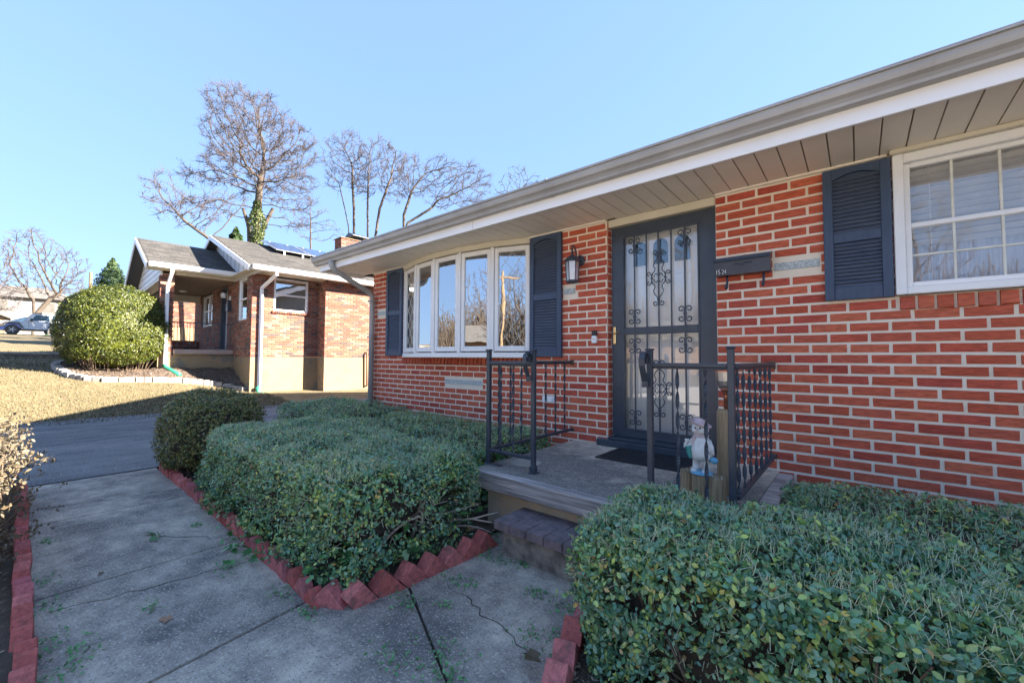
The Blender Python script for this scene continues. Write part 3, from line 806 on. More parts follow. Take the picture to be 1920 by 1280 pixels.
# ---- right window
wf = MB()
X0, X1, Z0, Z1 = .19, 1.62, 1.60, 2.47
wf.bbox(X0, X0 + .05, 3.455, 3.56, Z0, Z1, .004).bbox(X1 - .05, X1, 3.455, 3.56, Z0, Z1, .004)
wf.bbox(X0 + .05, X1 - .05, 3.455, 3.56, Z0, Z0 + .045, .004).bbox(X0 + .05, X1 - .05, 3.462, 3.56, Z1 - .055, Z1, .004)
win = H.part('window', wf, M['white'], label='white double hung window with grids and half drawn blinds')
H.part('head_casing', MB().bbox(X0 - .012, X1 + .01, 3.43, 3.50, Z1 + .001, 2.499, .004), M['cream'], win)
def sash(x0, x1, z0, z1, y, name, b=.028):
    s = MB().bbox(x0, x0 + b, y, y + .03, z0, z1, .003).bbox(x1 - b, x1, y, y + .03, z0, z1, .003).bbox(x0 + b, x1 - b, y, y + .03, z0, z0 + b, .003).bbox(x0 + b, x1 - b, y, y + .03, z1 - b, z1, .003)
    return s
H.part('upper_sash', sash(.241, 1.569, 2.005, 2.414, 3.495, ''), M['white'], win)
H.part('lower_sash', sash(.241, 1.569, 1.646, 2.035, 3.478, ''), M['white'], win)
def pane(x0, x1, z0, z1, y): return MB().box(x0, x1, y, y + .004, z0, z1)
H.part('pane', pane(.268, 1.542, 2.032, 2.388, 3.512), M['winglass'], win)
H.part('pane', pane(.268, 1.542, 1.673, 2.008, 3.497), M['winglass'], win)
mt = MB()
for i in range(1, 7):
    mt.bbox(.26 + .188 * i - .006, .26 + .188 * i + .006, 3.487, 3.4965, 1.67, 2.01, .002).bbox(.26 + .188 * i - .006, .26 + .188 * i + .006, 3.502, 3.5115, 2.03, 2.39, .002)
mt.bbox(.268, 1.542, 3.488, 3.4962, 1.832, 1.844, .002)
H.part('glazing_bar', mt, M['lead'], win)
bl = MB()
for i in range(13):
    z = 1.93 + i * .0405
    bl.obox(((X0 + X1) / 2, 3.60, z), (X1 - X0 - .12, .047, .003), Matrix.Rotation(math.radians(-32), 3, 'X'))
vs = []
for i in range(61):
    x = X0 + .03 + (X1 - X0 - .06) * i / 60; y = 3.66 + .012 * math.sin(i * 1.3)
    vs += [(x, y, 1.62), (x, y, 2.45)]
H.part('curtain', MB().add(vs, [(2 * i, 2 * i + 2, 2 * i + 3, 2 * i + 1) for i in range(60)]), M['curtain'], win)
for xx in (.36, .75, 1.14, 1.5): bl.box(xx, xx + .003, 3.572, 3.575, 1.66, 2.42)
H.part('blind', bl, M['blind'], win)
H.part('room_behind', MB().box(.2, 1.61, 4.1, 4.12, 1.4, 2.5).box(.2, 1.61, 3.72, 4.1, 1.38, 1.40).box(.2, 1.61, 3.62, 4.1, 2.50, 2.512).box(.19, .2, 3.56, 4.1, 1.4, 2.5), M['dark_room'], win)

# ---- bow window
s_ = .22; c_ = 2.28; Rr = (c_ * c_ / 4 + s_ * s_) / (2 * s_); aa = math.asin(c_ / 2 / Rr)
bp = [(-3.80 + Rr * math.sin(-aa + 2 * aa * k / 5), 3.5 - (Rr * math.cos(-aa + 2 * aa * k / 5) - (Rr - s_))) for k in range(6)]
base_poly = [(-4.94, 3.60)] + bp + [(-2.66, 3.60)]
def outset(d):
    return [(-4.94, 3.60)] + [(-3.80 + (Rr + d) * math.sin(-aa + 2 * aa * k / 5), 3.5 - ((Rr + d) * math.cos(-aa + 2 * aa * k / 5) - (Rr - s_))) for k in range(6)] + [(-2.66, 3.60)]
bow = H.part('bow_window', MB().prism(outset(.012), 2, 1.212, 1.262), M['white'], label='curved bow window of five tall white casements')
H.part('head_board', MB().prism(outset(.015), 2, 2.435, 2.496), M['cream'], bow)
H.part('sill_flashing', MB().prism(outset(.022), 2, 1.204, 1.2115), M['cream'], bow)
for k in range(5):
    (ax, ay), (bx, by) = bp[k], bp[k + 1]
    d = Vector((bx - ax, by - ay, 0)); Lk = d.length; d.normalize(); nrm = Vector((d.y, -d.x, 0))
    R3 = Matrix((d, -nrm, (0, 0, 1))).transposed()
    def loc(u, v, z): return Vector((ax, ay, 0)) + d * u - nrm * v + Vector((0, 0, z))
    fr = MB()
    zt, zb_ = 2.434, 1.263
    def bar(mbx, u0, u1, v0, v1, z0, z1, c=.003): mbx.cbox(loc((u0 + u1) / 2, (v0 + v1) / 2, (z0 + z1) / 2), (abs(u1 - u0) / 2, abs(v1 - v0) / 2, abs(z1 - z0) / 2), R3, c)
    post = .022
    bar(fr, 0, post, -.004, .06, zb_, zt); bar(fr, Lk - post, Lk, -.004, .06, zb_, zt)
    g0, g1 = post + .004, Lk - post - .004
    b = .048
    bar(fr, g0, g0 + b, .004, .04, zb_ + .012, zt - .008, .006); bar(fr, g1 - b, g1, .004, .04, zb_ + .012, zt - .008, .006)
    bar(fr, g0 + b, g1 - b, .004, .04, zb_ + .012, zb_ + .07, .006); bar(fr, g0 + b, g1 - b, .004, .04, zt - .062, zt - .008, .006)
    H.part('casement_frame', fr, M['white'], bow)
    pn = MB(); bar(pn, g0 + b, g1 - b, .020, .024, zb_ + .07, zt - .062, .0005)
    H.part('pane', pn, M['glass'], bow)
    if k in (0, 4):
        le = MB(); w = g1 - g0 - 2 * b; hh = zt - .062 - (zb_ + .07); nd = 5
        for q in range(-1, nd + 1):
            for sgn in (1, -1):
                zc0 = q * hh / nd; u_a, u_b = (0, w) if sgn == 1 else (w, 0)
                z_a, z_b = zc0, zc0 + hh / nd * 2
                # clip to pane
                def cl(t): return u_a + (u_b - u_a) * t, z_a + (z_b - z_a) * t
                t0 = max(0, (0 - z_a) / (z_b - z_a)); t1 = min(1, (hh - z_a) / (z_b - z_a))
                if t1 - t0 < .05: continue
                p, q2 = cl(t0), cl(t1)
                le.tube([loc(g0 + b + p[0], .0185, zb_ + .07 + p[1]), loc(g0 + b + q2[0], .0185, zb_ + .07 + q2[1])], .0022, 4)
        H.part('diamond_leading', le, M['lead'], bow)
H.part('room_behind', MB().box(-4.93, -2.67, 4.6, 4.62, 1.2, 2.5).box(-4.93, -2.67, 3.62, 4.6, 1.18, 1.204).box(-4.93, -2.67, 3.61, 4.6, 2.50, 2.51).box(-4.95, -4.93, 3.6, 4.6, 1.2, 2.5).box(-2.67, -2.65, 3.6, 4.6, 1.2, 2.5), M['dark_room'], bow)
cu = MB()
for (xa, xb) in ((-4.2, -3.75), (-3.45, -2.95)):
    n = 26
    vs = []
    for i in range(n + 1):
        x = xa + (xb - xa) * i / n; y = 3.66 + .02 * math.sin(i * 1.9)
        vs += [(x, y, 1.25), (x, y, 2.45)]
    cu.add(vs, [(2 * i, 2 * i + 2, 2 * i + 3, 2 * i + 1) for i in range(n)])
H.part('curtain', cu, M['curtain'], bow, smooth=True)

# ---- front door: black iron storm door over a white panel door
door = H.part('white_door', MB().box(-1.75, -.87, 3.70, 3.74, .45, 2.45).bbox(-1.62, -1.36, 3.690, 3.70, 1.35, 1.95, .006).bbox(-1.26, -1.0, 3.690, 3.70, 1.35, 1.95, .006).bbox(-1.62, -1.36, 3.690, 3.70, .6, 1.2, .006).bbox(-1.26, -1.0, 3.690, 3.70, .6, 1.2, .006), M['doorwhite'])
fl = MB()
for i in range(4):
    cx = -1.60 + .19 * i
    arc = [(cx, 2.06), (cx + .13, 2.06)] + [(cx + .065 + .065 * math.cos(a), 2.22 + .065 * math.sin(a)) for a in [math.pi * j / 8 for j in range(9)]]
    fl.prism(arc, 1, 3.684, 3.690)
H.part('arched_light', fl, M['carglass'], door)
H.part('jamb', MB().bbox(-1.779, -1.765, 3.585, 3.72, .42, 2.42, .002).bbox(-1.7645, -1.75, 3.575, 3.60, .45, 2.41, .002), M['white'])
H.part('jamb', MB().box(-.86, -.845, 3.52, 3.72, .42, 2.42), M['doorframe'], label='dark right hand door jamb')
H.part('threshold', MB().bbox(-1.86, -.845, 3.43, 3.60, .412, .470, .006).bbox(-1.76, -.86, 3.46, 3.66, .471, .492, .004), M['doorframe'])
sdm = MB(); Y0, Y1 = 3.560, 3.592
DX0, DX1, DZ0, DZ1 = -1.758, -.868, .497, 2.418
GX0, GX1, GZ0, GZ1 = -1.640, -.994, .572, 2.312
sdm.prism([(DX0, DZ0), (GX0, GZ0), (GX0, GZ1), (DX0, DZ1)], 1, Y0, Y1)
sdm.prism([(DX1, DZ0), (DX1, DZ1), (GX1, GZ1), (GX1, GZ0)], 1, Y0, Y1)
sdm.prism([(DX0 + .001, DZ1), (GX0, GZ1 + .001), (GX1, GZ1 + .001), (DX1 - .001, DZ1)], 1, Y0 + .001, Y1)
sdm.prism([(DX0 + .001, DZ0), (DX1 - .001, DZ0), (GX1, GZ0 - .001), (GX0, GZ0 - .001)], 1, Y0 + .001, Y1)
sdm.bbox(GX0, GX1, Y0 - .004, Y1, 1.418, 1.482, .004)
for (a, b, c, d) in ((GX0 - .014, GX0, GZ0 - .012, GZ1 + .012), (GX1, GX1 + .014, GZ0 - .012, GZ1 + .012)): sdm.bbox(a, b, Y0 - .007, Y0 - .0005, c, d, .002)
sdm.bbox(GX0, GX1, Y0 - .007, Y0 - .0005, GZ1, GZ1 + .012, .002).bbox(GX0, GX1, Y0 - .007, Y0 - .0005, GZ0 - .012, GZ0, .002)
storm = H.part('storm_door', sdm, M['doorframe'], label='black iron storm door with scrolled bars')
H.part('pane', pane(GX0, GX1, 1.482, GZ1, 3.582), M['doorglass'], storm)
H.part('pane', pane(GX0, GX1, GZ0, 1.418, 3.582), M['doorglass'], storm)
BX = [-1.535, -1.424, -1.317, -1.208, -1.096]
for bx_ in BX:
    H.part('bar', MB().bbox(bx_ - .006, bx_ + .006, 3.553, 3.566, GZ0, GZ1, .002), M['doorframe'], storm)
def hook(mbx, cx, cz, sx, sz, R=.05, y=3.556, r=.0052):
    pts = [(cx + sx * .006, y, cz + sz * .004)]
    # rise then curl outward
    c0 = (cx + sx * R * .62, cz + sz * R * .78); r0 = R * .52
    a0 = -100; 
    for i in range(15):
        a = math.radians(200 - i * 27 if True else 0); rad = r0 * (1 - i * .042)
        pts.append((c0[0] + sx * rad * math.cos(a), y, c0[1] + sz * rad * math.sin(a)))
    mbx.tube(pts, r, 5)
def cross_orn(cx, cz, R=.052):
    o = MB()
    for sx in (-1, 1):
        for sz in (-1, 1): hook(o, cx, cz, sx, sz, R)
    o.bbox(cx - .013, cx + .013, 3.546, 3.566, cz - .012, cz + .012, .003)
    H.part('scroll_ornament', o, M['doorframe'], storm, smooth=False)
for cz in (2.222, 1.578, 1.316, .676):
    cross_orn(BX[0], cz); cross_orn(BX[4], cz)
def big_orn(cz):
    o = MB(); cx = BX[2]
    for sx in (-1, 1):
        for sz in (-1, 1):
            hook(o, cx, cz + sz * .185, sx, sz, .046)
            # long S from the end collar to the side scroll
            P = [(0, .185), (.010, .168), (.030, .145), (.043, .120), (.040, .100), (.030, .083), (.034, .060), (.052, .045), (.060, .02), (.058, 0)]
            o.tube([(cx + sx * a, 3.556, cz + sz * b) for a, b in P], .005, 5)
            Q = [(.058, .004), (.066, .040), (.080, .058), (.096, .052), (.100, .036), (.090, .026), (.080, .034)]
            o.tube([(cx + sx * a, 3.556, cz + sz * b) for a, b in Q], .005, 5)
            Q = [(.040, .010), (.034, .030), (.020, .040), (.010, .032), (.014, .022)]
            o.tube([(cx + sx * a, 3.556, cz + sz * b) for a, b in Q], .0045, 5)
        o.bbox(cx + sx * .058 - .010, cx + sx * .058 + .010, 3.547, 3.565, cz - .008, cz + .008, .002)
    for sz in (-1, 1): o.bbox(cx - .012, cx + .012, 3.546, 3.566, cz + sz * .185 - .011, cz + sz * .185 + .011, .003)
    H.part('scroll_ornament', o, M['doorframe'], storm, label='tall double scroll ornament at the middle bar')
big_orn(1.905); big_orn(.945)
hd = MB().bbox(-1.742, -1.716, 3.545, 3.559, 1.335, 1.495, .003).tube([(-1.729, 3.545, 1.43), (-1.729, 3.515, 1.43), (-1.70, 3.510, 1.432), (-1.655, 3.512, 1.436)], .0065, 6)
H.part('door_handle', hd, M['brass'], storm)
H.part('latch_plate', MB().bbox(-1.790, -1.760, 3.566, 3.574, 1.29, 1.37, .002), M['alu'])
# ---- things fixed near the door
mbx = Thing('mailbox', (-.64, 3.5, 1.83), 'dark wall mailbox with house number 1524, right of the black door', 'mailbox')
bx0, bx1 = -.826, -.468
mbx.part('box', MB().prism([(3.497, 1.832), (3.405, 1.832), (3.395, 1.945), (3.497, 1.972)], 0, bx0, bx1), M['darkmetal'])
mbx.part('lid', MB().prism([(3.497, 1.987), (3.497, 1.975), (3.391, 1.946), (3.384, 1.932), (3.378, 1.934), (3.384, 1.957)], 0, bx0 - .008, bx1 + .008), M['darkmetal'])
em = MB()
for sx in (-1, 1):
    em.tube([(-.635 + sx * a, 3.3975 + b * .0, 1.905 + b) for a, b in ((0, -.018), (.012, -.004), (.028, .0), (.045, .006), (.058, .002), (.052, -.006), (.042, -.002))], .0030, 5)
    em.tube([(-.635 + sx * a, 3.3978, 1.905 + b) for a, b in ((.004, .006), (.020, .010), (.036, .004))], .0028, 5)
em.ball((-.635, 3.3985, 1.897), .007, 8, 6)
mbx.part('emblem', em, M['darkmetal'])
def digits(txt, x, y, z, size, gap, m, thing):
    G = {'1': [[(.5, 0), (.5, 1)], [(.5, 1), (.3, .8)]], '5': [[(.9, 1), (.15, 1), (.12, .55), (.6, .6), (.85, .42), (.82, .15), (.5, 0), (.12, .08)]],
         '2': [[(.1, .8), (.3, 1), (.7, 1), (.85, .75), (.75, .5), (.1, 0), (.9, 0)]], '4': [[(.7, 0), (.7, 1), (.1, .32), (.95, .32)]]}
    cx = x
    for ch in txt:
        if ch != ' ':
            o = MB()
            for st in G[ch]: o.tube([(cx + a * size * .5, y, z + b * size) for a, b in st], size * .065, 5)
            thing.part('numeral', o, m)
        cx += gap * (.55 if ch == ' ' else 1)
mbx.part('number_plate', MB().box(bx0 + .002, bx0 + .078, 3.4010, 3.4030, 1.840, 1.878), M['darkpaint'])
digits('15 24', bx0 + .006, 3.3995, 1.843, .031, .0165, M['white'], mbx)
for hx in (-.751, -.511):
    mbx.part('newspaper_hook', MB().tube([(hx, 3.45, 1.832), (hx, 3.445, 1.79), (hx, 3.44, 1.752), (hx, 3.43, 1.735), (hx, 3.41, 1.73), (hx, 3.398, 1.742), (hx, 3.402, 1.756)], .0085, 6), M['darkmetal'], smooth=True)

lt = Thing('wall_lantern', (-2.07, 3.5, 2.07), 'weathered grey carriage lantern with hooked arm between shutter and door', 'lantern')
lx, ly = -2.075, 3.372
lt.part('back_plate', MB().lathe((-2.065, 3.48, 2.15), [(.058, .018), (.058, .008), (.045, -.004), (.02, -.01)], 8, ax=1), M['iron'])
lt.part('arm', MB().tube([(-2.065, 3.47, 2.15), (-2.066, 3.44, 2.17), (-2.068, 3.425, 2.22), (-2.07, 3.41, 2.265), (-2.072, 3.39, 2.282), (lx, ly - .005, 2.27), (lx, ly - .012, 2.245), (lx, ly, 2.235), (lx, ly + .006, 2.247)], .0075, 8), M['iron'], smooth=True)
lt.part('roof', MB().lathe((lx, ly, 2.12), [(.078, 0), (.076, .008), (.062, .035), (.035, .058), (.014, .064), (.012, .08), (.018, .088), (.008, .098), (.010, .112), (.004, .12)], 6), M['iron'])
lt.part('base', MB().lathe((lx, ly, 1.925), [(.018, -.012), (.05, -.006), (.063, .002), (.063, .012), (.056, .018)], 6), M['iron'])
cage = MB()
for j in range(6):
    a = 2 * math.pi * (j + .5) / 6
    cage.tube([(lx + .055 * math.cos(a), ly + .055 * math.sin(a), 1.94), (lx + .066 * math.cos(a), ly + .066 * math.sin(a), 2.122)], .0045, 4)
lt.part('cage', cage, M['iron'])
for j in range(6):
    a, b = 2 * math.pi * (j + .5) / 6, 2 * math.pi * (j + 1.5) / 6
    lt.part('pane', MB().quad((lx + .053 * math.cos(a), ly + .053 * math.sin(a), 1.944), (lx + .053 * math.cos(b), ly + .053 * math.sin(b), 1.944), (lx + .063 * math.cos(b), ly + .063 * math.sin(b), 2.119), (lx + .063 * math.cos(a), ly + .063 * math.sin(a), 2.119)), M['clear'])
lt.part('bulb', MB().ball((lx, ly, 2.03), (.018, .018, .03), 10, 8).tube([(lx, ly, 1.94), (lx, ly, 2.005)], .012, 8), M['white'], smooth=True)

db = Thing('doorbell', (-1.90, 3.5, 1.35), 'slim doorbell with dark camera top and silver button plate beside the door', 'doorbell')
db.part('camera_head', MB().bbox(-1.928, -1.878, 3.470, 3.499, 1.415, 1.463, .006), M['darkpaint'])
db.part('face_plate', MB().bbox(-1.928, -1.878, 3.468, 3.499, 1.343, 1.4145, .006), M['white'])
db.part('button', MB().lathe((-1.903, 3.466, 1.382), [(.010, 0), (.010, .003)], 16, ax=1), M['alu'])
ob = Thing('outlet_box', (-2.43, 3.5, .74), 'small white outdoor outlet cover low on the brick behind the left railing', 'outlet')
ob.part('plate', MB().bbox(-2.505, -2.36, 3.478, 3.499, .745, .815, .004), M['white'])
ob.part('flap_cover', MB().bbox(-2.495, -2.44, 3.462, 3.4775, .753, .808, .006), M['white']); ob.part('flap_cover', MB().bbox(-2.428, -2.372, 3.462, 3.4775, .753, .808, .006), M['white'])

# ---------------------------------------------------------------- porch landing, step, railings
P = Thing('porch_landing', (-1.25, 2.8, 0), 'raised concrete landing edged with weathered grey timber in front of the black door', 'porch')
P.part('base', MB().box(-2.05, -.40, 2.19, 3.507, -.05, .30), M['found'])
P.part('slab', MB().bbox(-2.14, -.445, 2.175, 3.502, .302, .41, .004), M['concrete'])
P.part('timber_edge', MB().bbox(-2.16, -.36, 2.10, 2.174, .295, .412, .007), M['beam'], label='long grey weathered timber along the front edge')
P.part('timber_edge', MB().bbox(-.444, -.355, 2.176, 3.44, .30, .411, .007), M['beam'])
P.part('pot_mark', MB().lathe((-1.95, 2.50, .4105), [(.115, 0), (.112, .0012)], 28), M['stepbase'], label='pale round mark left by a flower pot')
bpy.data.objects['pot_mark'].data.materials[0] = mat('pale_pot_mark', (.36, .34, .29), (.28, .26, .22), 8, .95)
st = Thing('step', (-1.2, 2.03, 0), 'low entry step topped with mauve grey pavers below the landing', 'step')
st.part('riser_block', MB().box(-1.68, -.80, 1.93, 2.189, -.02, .168), M['stepbase'])
UP = unit_block('paver', M['paver'], .03)
its = []
x = -1.72
rr = random.Random(8)
while x < -.75:
    its.append(((x + .061, 1.965, .194), (rr.uniform(-.004, .004), 0, 0), (.1195, .155, .050)))
    x += .1235
x = -1.72
while x < -.75:
    its.append(((x + .103, 2.115, .193), (0, 0, 0), (.2015, .136, .048)))
    x += .206
st.pieces('paver', its, UP)

def twisted(mbx, x, y, z0, z1, w=.0100, t=.0025, turns=3.1, n=44, ph=0):
    base = len(mbx.v)
    for i in range(n + 1):
        f = i / n; a = ph + turns * 2 * math.pi * max(0, min(1, (f - .03) / .94)); c, s = math.cos(a), math.sin(a)
        z = z0 + (z1 - z0) * f
        for u, v in ((-w, -t), (w, -t), (w, t), (-w, t)): mbx.v.append((x + u * c - v * s, y + u * s + v * c, z))
        if i:
            b0 = base + 4 * (i - 1); b1 = base + 4 * i
            for j in range(4): mbx.f.append((b0 + j, b0 + (j + 1) % 4, b1 + (j + 1) % 4, b1 + j))
    return mbx
def railing(name, label, cxr, exr, wx, front_b, side_b, zb=.412):
    """corner post at cxr, end post at exr, side rail running to the wall along x=wx"""
    Y = 2.30
    t = Thing(name, (cxr, Y, zb), label, 'railing', 'iron porch railings')
    for px, cap in ((cxr, 1.262), (exr, 1.255)):
        o = MB().bbox(px - .0155, px + .0155, Y - .0155, Y + .0155, zb, cap - .008, .003)
        po = t.part('post', o, M['iron'])
        t.part('post_cap', MB().bbox(px - .021, px + .021, Y - .021, Y + .021, cap - .008, cap + .004, .004), M['iron'], po)
    a, b = sorted((cxr, exr)); s = 1 if exr > cxr else -1
    t.part('top_rail', MB().bbox(a + .016, b - .016, Y - .017, Y + .017, 1.155, 1.178, .004).bbox(a + .016, b - .016, Y - .010, Y + .010, 1.145, 1.1545, .002), M['iron'])
    t.part('top_rail', MB().bbox(wx - .017, wx + .017, Y + .0175, 3.497, 1.155, 1.178, .004).bbox(wx - .010, wx + .010, Y + .0175, 3.49, 1.145, 1.1545, .002), M['iron'])
    t.part('bottom_rail', MB().bbox(wx - .014, wx + .014, Y + .016, 3.497, .500, .522, .003), M['iron'])
    for f in front_b['rail']: t.part('bottom_rail', MB().bbox(a + .016, b - .016, Y - .014, Y + .014, .500, .522, .003), M['iron'])
    # scroll hooked over the end post
    sc = MB(); w = .013
    pts = [(exr + s * .0 , 1.165), (exr + s * .022, 1.205), (exr + s * .040, 1.215), (exr + s * .056, 1.198), (exr + s * .058, 1.165), (exr + s * .048, 1.13), (exr + s * .040, 1.10), (exr + s * .040, 1.065), (exr + s * .046, 1.05)]
    if True:
        # seen from the walk: a flat strap curling forward over the rail end
        Pp = [(Y - .016, 1.175), (Y - .030, 1.222), (Y - .052, 1.236), (Y - .076, 1.226), (Y - .088, 1.20), (Y - .086, 1.16), (Y - .066, 1.115), (Y - .046, 1.075), (Y - .044, 1.045)]
    th_ = .006
    xo = exr - .014
    for i in range(len(Pp) - 1):
        (ya, za), (yb_, zb_) = Pp[i], Pp[i + 1]
        d = Vector((0, yb_ - ya, zb_ - za)); L = d.length; ang = math.atan2(zb_ - za, yb_ - ya)
        sc.obox((exr - .012, (ya + yb_) / 2, (za + zb_) / 2), (.034, L + .008, th_), Matrix.Rotation(ang, 3, 'X'))
    sc.tube([(exr - .030, Y - .060, 1.195), (exr + .006, Y - .060, 1.195)], .016, 10)
    t.part('scroll_end', sc, M['iron'], label='curled lambs tongue at the end post')
    for x in front_b['x']: t.part('baluster', twisted(MB(), x, Y, front_b['z0'], 1.15, ph=x * 7), M['iron'])
    for y in side_b: t.part('baluster', twisted(MB(), wx, y, .52, 1.15, ph=y * 3), M['iron'])
    t.part('wall_flange', MB().bbox(wx - .02, wx + .02, 3.492, 3.4995, 1.13, 1.19, .003).bbox(wx - .02, wx + .02, 3.492, 3.4995, .49, .53, .003), M['rust'])
    t.part('foot', MB().bbox(exr - .021, exr + .021, Y - .021, Y + .021, zb - .001, zb + .05, .003).bbox(exr - .03, exr + .03, Y - .03, Y + .03, zb - .001, zb + .006, .002).bbox(cxr - .02, cxr + .13, Y - .03, Y + .02, zb - .001, zb + .005, .002), M['iron'])
    return t
railing('iron_railing', 'left iron railing of twisted balusters, beside the bow window', -2.150, -1.728, -2.155,
        dict(x=(-2.03, -1.91), z0=.52, rail=(1,)), (2.42, 2.56, 2.70, 2.86, 3.05, 3.205, 3.36))
railing('iron_railing', 'right iron railing of twisted balusters, beside the snowman figurine', -.490, -.905, -.475,
        dict(x=(-.755, -.612), z0=.44, rail=()), (2.36, 2.50, 2.665, 2.83, 3.0, 3.18, 3.36))

# door mat: worn rubber with raised lattice
dm = Thing('doormat', (-1.3, 3.15, .41), 'black rubber lattice doormat in front of the storm door', 'mat')
arc = [(-1.63, 3.43), (-1.63, 2.985), (-.96, 2.985), (-.96, 3.43)]
dm.part('backing', MB().prism(arc, 2, .4115, .419), M['rubber'])
lat = MB()
for i in range(-4, 14):
    for s in (1, -1):
        pts = []
        for q in range(20):
            x = -1.64 + .70 * q / 19; y = 2.84 + .07 * i + s * (x + 1.30) * .55
            inside = 3.0 < y < 3.415 and -1.615 < x < -.975
            pts.append((x, y, .4205) if inside else None)
        run = []
        for p_ in pts + [None]:
            if p_: run.append(p_)
            else:
                if len(run) > 1: lat.tube([run[0], run[-1]], .0035, 4)
                run = []
dm.part('lattice', lat, M['rubber'])

# log edging, tall log, solar light, snow figurine
for (lx_, ly_, hgt_, r_, lab) in ((-.785, 2.55, .545, .040, 'short sawn log, leftmost under the figurine'), (-.705, 2.52, .545, .045, 'short sawn log directly under the figurine'), (-.615, 2.52, .54, .044, 'darker short sawn log by the corner post')):
    t = Thing('log_post', (lx_, ly_, .412), lab, 'log', 'short logs on the landing')
    t.part('trunk', MB().lathe((lx_, ly_, .412), [(r_, 0), (r_ * 1.02, .05), (r_, hgt_ - .412)], 14), M['wood'], smooth=False)
    rng = np.random.default_rng(int(-lx_ * 1000)); pb = []
    for _ in range(60):
        a, q = rng.uniform(0, 6.28), r_ * .9 * math.sqrt(rng.uniform(0, 1)); s = rng.uniform(.006, .011)
        pb.append(((lx_ + q * math.cos(a), ly_ + q * math.sin(a), hgt_ + rng.uniform(0, .008)), (rng.uniform(0, 3), rng.uniform(0, 3), 0), (s, s * .8, s * .7)))
    t.pieces('pebble', pb, unit_block('pebble', M['pebble'], .25), limit=0)
tl = Thing('log_post', (-.605, 2.70, .412), 'tall upright tan log carrying the solar light behind the figurine', 'log')
tl.part('trunk', MB().lathe((-.605, 2.70, .412), [(.052, 0), (.054, .2), (.052, .47), (.047, .49), (.02, .494)], 16), M['wood'], smooth=False)
so = Thing('solar_light', (-.605, 2.70, .906), 'copper stemmed garden light with cut glass cup on the tall log', 'garden light')
so.part('stem', MB().lathe((-.605, 2.70, .907), [(.013, 0), (.013, .075), (.016, .095), (.028, .112), (.033, .118)], 14), M['copper'], smooth=True)
so.part('glass_cup', MB().lathe((-.605, 2.70, 1.027), [(.030, 0), (.046, .012), (.054, .045), (.060, .098), (.057, .098), (.050, .045), (.042, .016), (.02, .006)], 12), M['clear'])
so.part('lid', MB().lathe((-.605, 2.70, 1.126), [(.061, 0), (.061, .006), (.03, .012)], 14), M['copper'])

fg = Thing('figurine', (-.705, 2.53, .555), 'white snowman figurine with mauve hat, scarf and light blue watering can', 'figurine')
fx, fy, fz = -.700, 2.53, .553
bd = MB()
bd.lathe((fx, fy, fz), [(.035, .072), (.056, .080), (.064, .105), (.062, .135), (.050, .175), (.038, .203), (.032, .212)], 16)
fg.part('body', bd, M['whiteclay'], smooth=True)
fg.part('head', MB().ball((fx - .004, fy, fz + .248), (.047, .042, .042), 16, 10).ball((fx - .028, fy - .026, fz + .238), (.016, .014, .014), 8, 6).ball((fx + .014, fy - .032, fz + .236), (.018, .014, .014), 8, 6), M['whiteclay'], smooth=True)
fg.part('nose', MB().lathe((fx - .008, fy - .046, fz + .247), [(.009, .012), (.003, -.012)], 8, ax=1), M['pinkclay'])
fg.part('eyes', MB().ball((fx - .020, fy - .038, fz + .256), .0055, 8, 6).ball((fx + .006, fy - .040, fz + .256), .0055, 8, 6), M['darkpaint'])
fg.part('mouth', MB().tube([(fx - .018, fy - .040, fz + .232), (fx - .008, fy - .044, fz + .228), (fx + .004, fy - .042, fz + .232)], .0016, 4), M['pinkclay'])
hat = MB(); hat.lathe((fx - .002, fy, fz + .268), [(.044, -.002), (.060, .012), (.058, .016), (.041, .006), (.038, .020), (.026, .034), (.008, .039)], 18)
for i in range(len(hat.v)):
    x, y, z = hat.v[i]; hat.v[i] = (x, y, z - (x - fx) * .35)
fg.part('hat', hat, M['pinkclay'], smooth=True)
fg.part('scarf', MB().lathe((fx, fy, fz + .207), [(.036, -.006), (.042, 0), (.040, .010), (.034, .014)], 16).obox((fx - .03, fy - .04, fz + .19), (.016, .008, .04), Matrix.Rotation(.3, 3, 'Y')), M['pinkclay'])
for s in (-1, 1):
    fg.part('boot', MB().lathe((fx + s * .030, fy, fz + .008), [(.020, 0), (.019, .03), (.016, .065), (.019, .070)], 10).ball((fx + s * .030 - .004, fy - .022, fz + .014), (.019, .028, .014), 10, 6), M['whiteclay'], smooth=True)
fg.part('arm', MB().tube([(fx + .040, fy - .005, fz + .185), (fx + .060, fy - .018, fz + .150), (fx + .066, fy - .02, fz + .110)], [.015, .013, .010], 8), M['whiteclay'], smooth=True)
fg.part('arm', MB().tube([(fx - .040, fy - .008, fz + .185), (fx - .056, fy - .03, fz + .150), (fx - .050, fy - .045, fz + .135)], [.015, .013, .010], 8), M['whiteclay'], smooth=True)
fl_ = MB()
for i in range(9):
    fl_.ball((fx - .060 + rnd.uniform(-.018, .018), fy - .045 + rnd.uniform(-.008, .008), fz + .165 + rnd.uniform(-.02, .02)), .008, 6, 5)
fg.part('white_flowers', fl_, M['whiteclay'])
fg.part('flower_stems', MB().tube([(fx - .060, fy - .045, fz + .15), (fx - .045, fy - .05, fz + .085)], [.018, .010], 7), M['tealclay'])
cn = MB().ball((fx + .072, fy - .020, fz + .082), (.022, .018, .019), 10, 7).tube([(fx + .055, fy - .02, fz + .075), (fx + .040, fy - .03, fz + .09)], .004, 5)
fg.part('watering_can', cn, M['blueclay'], smooth=True)
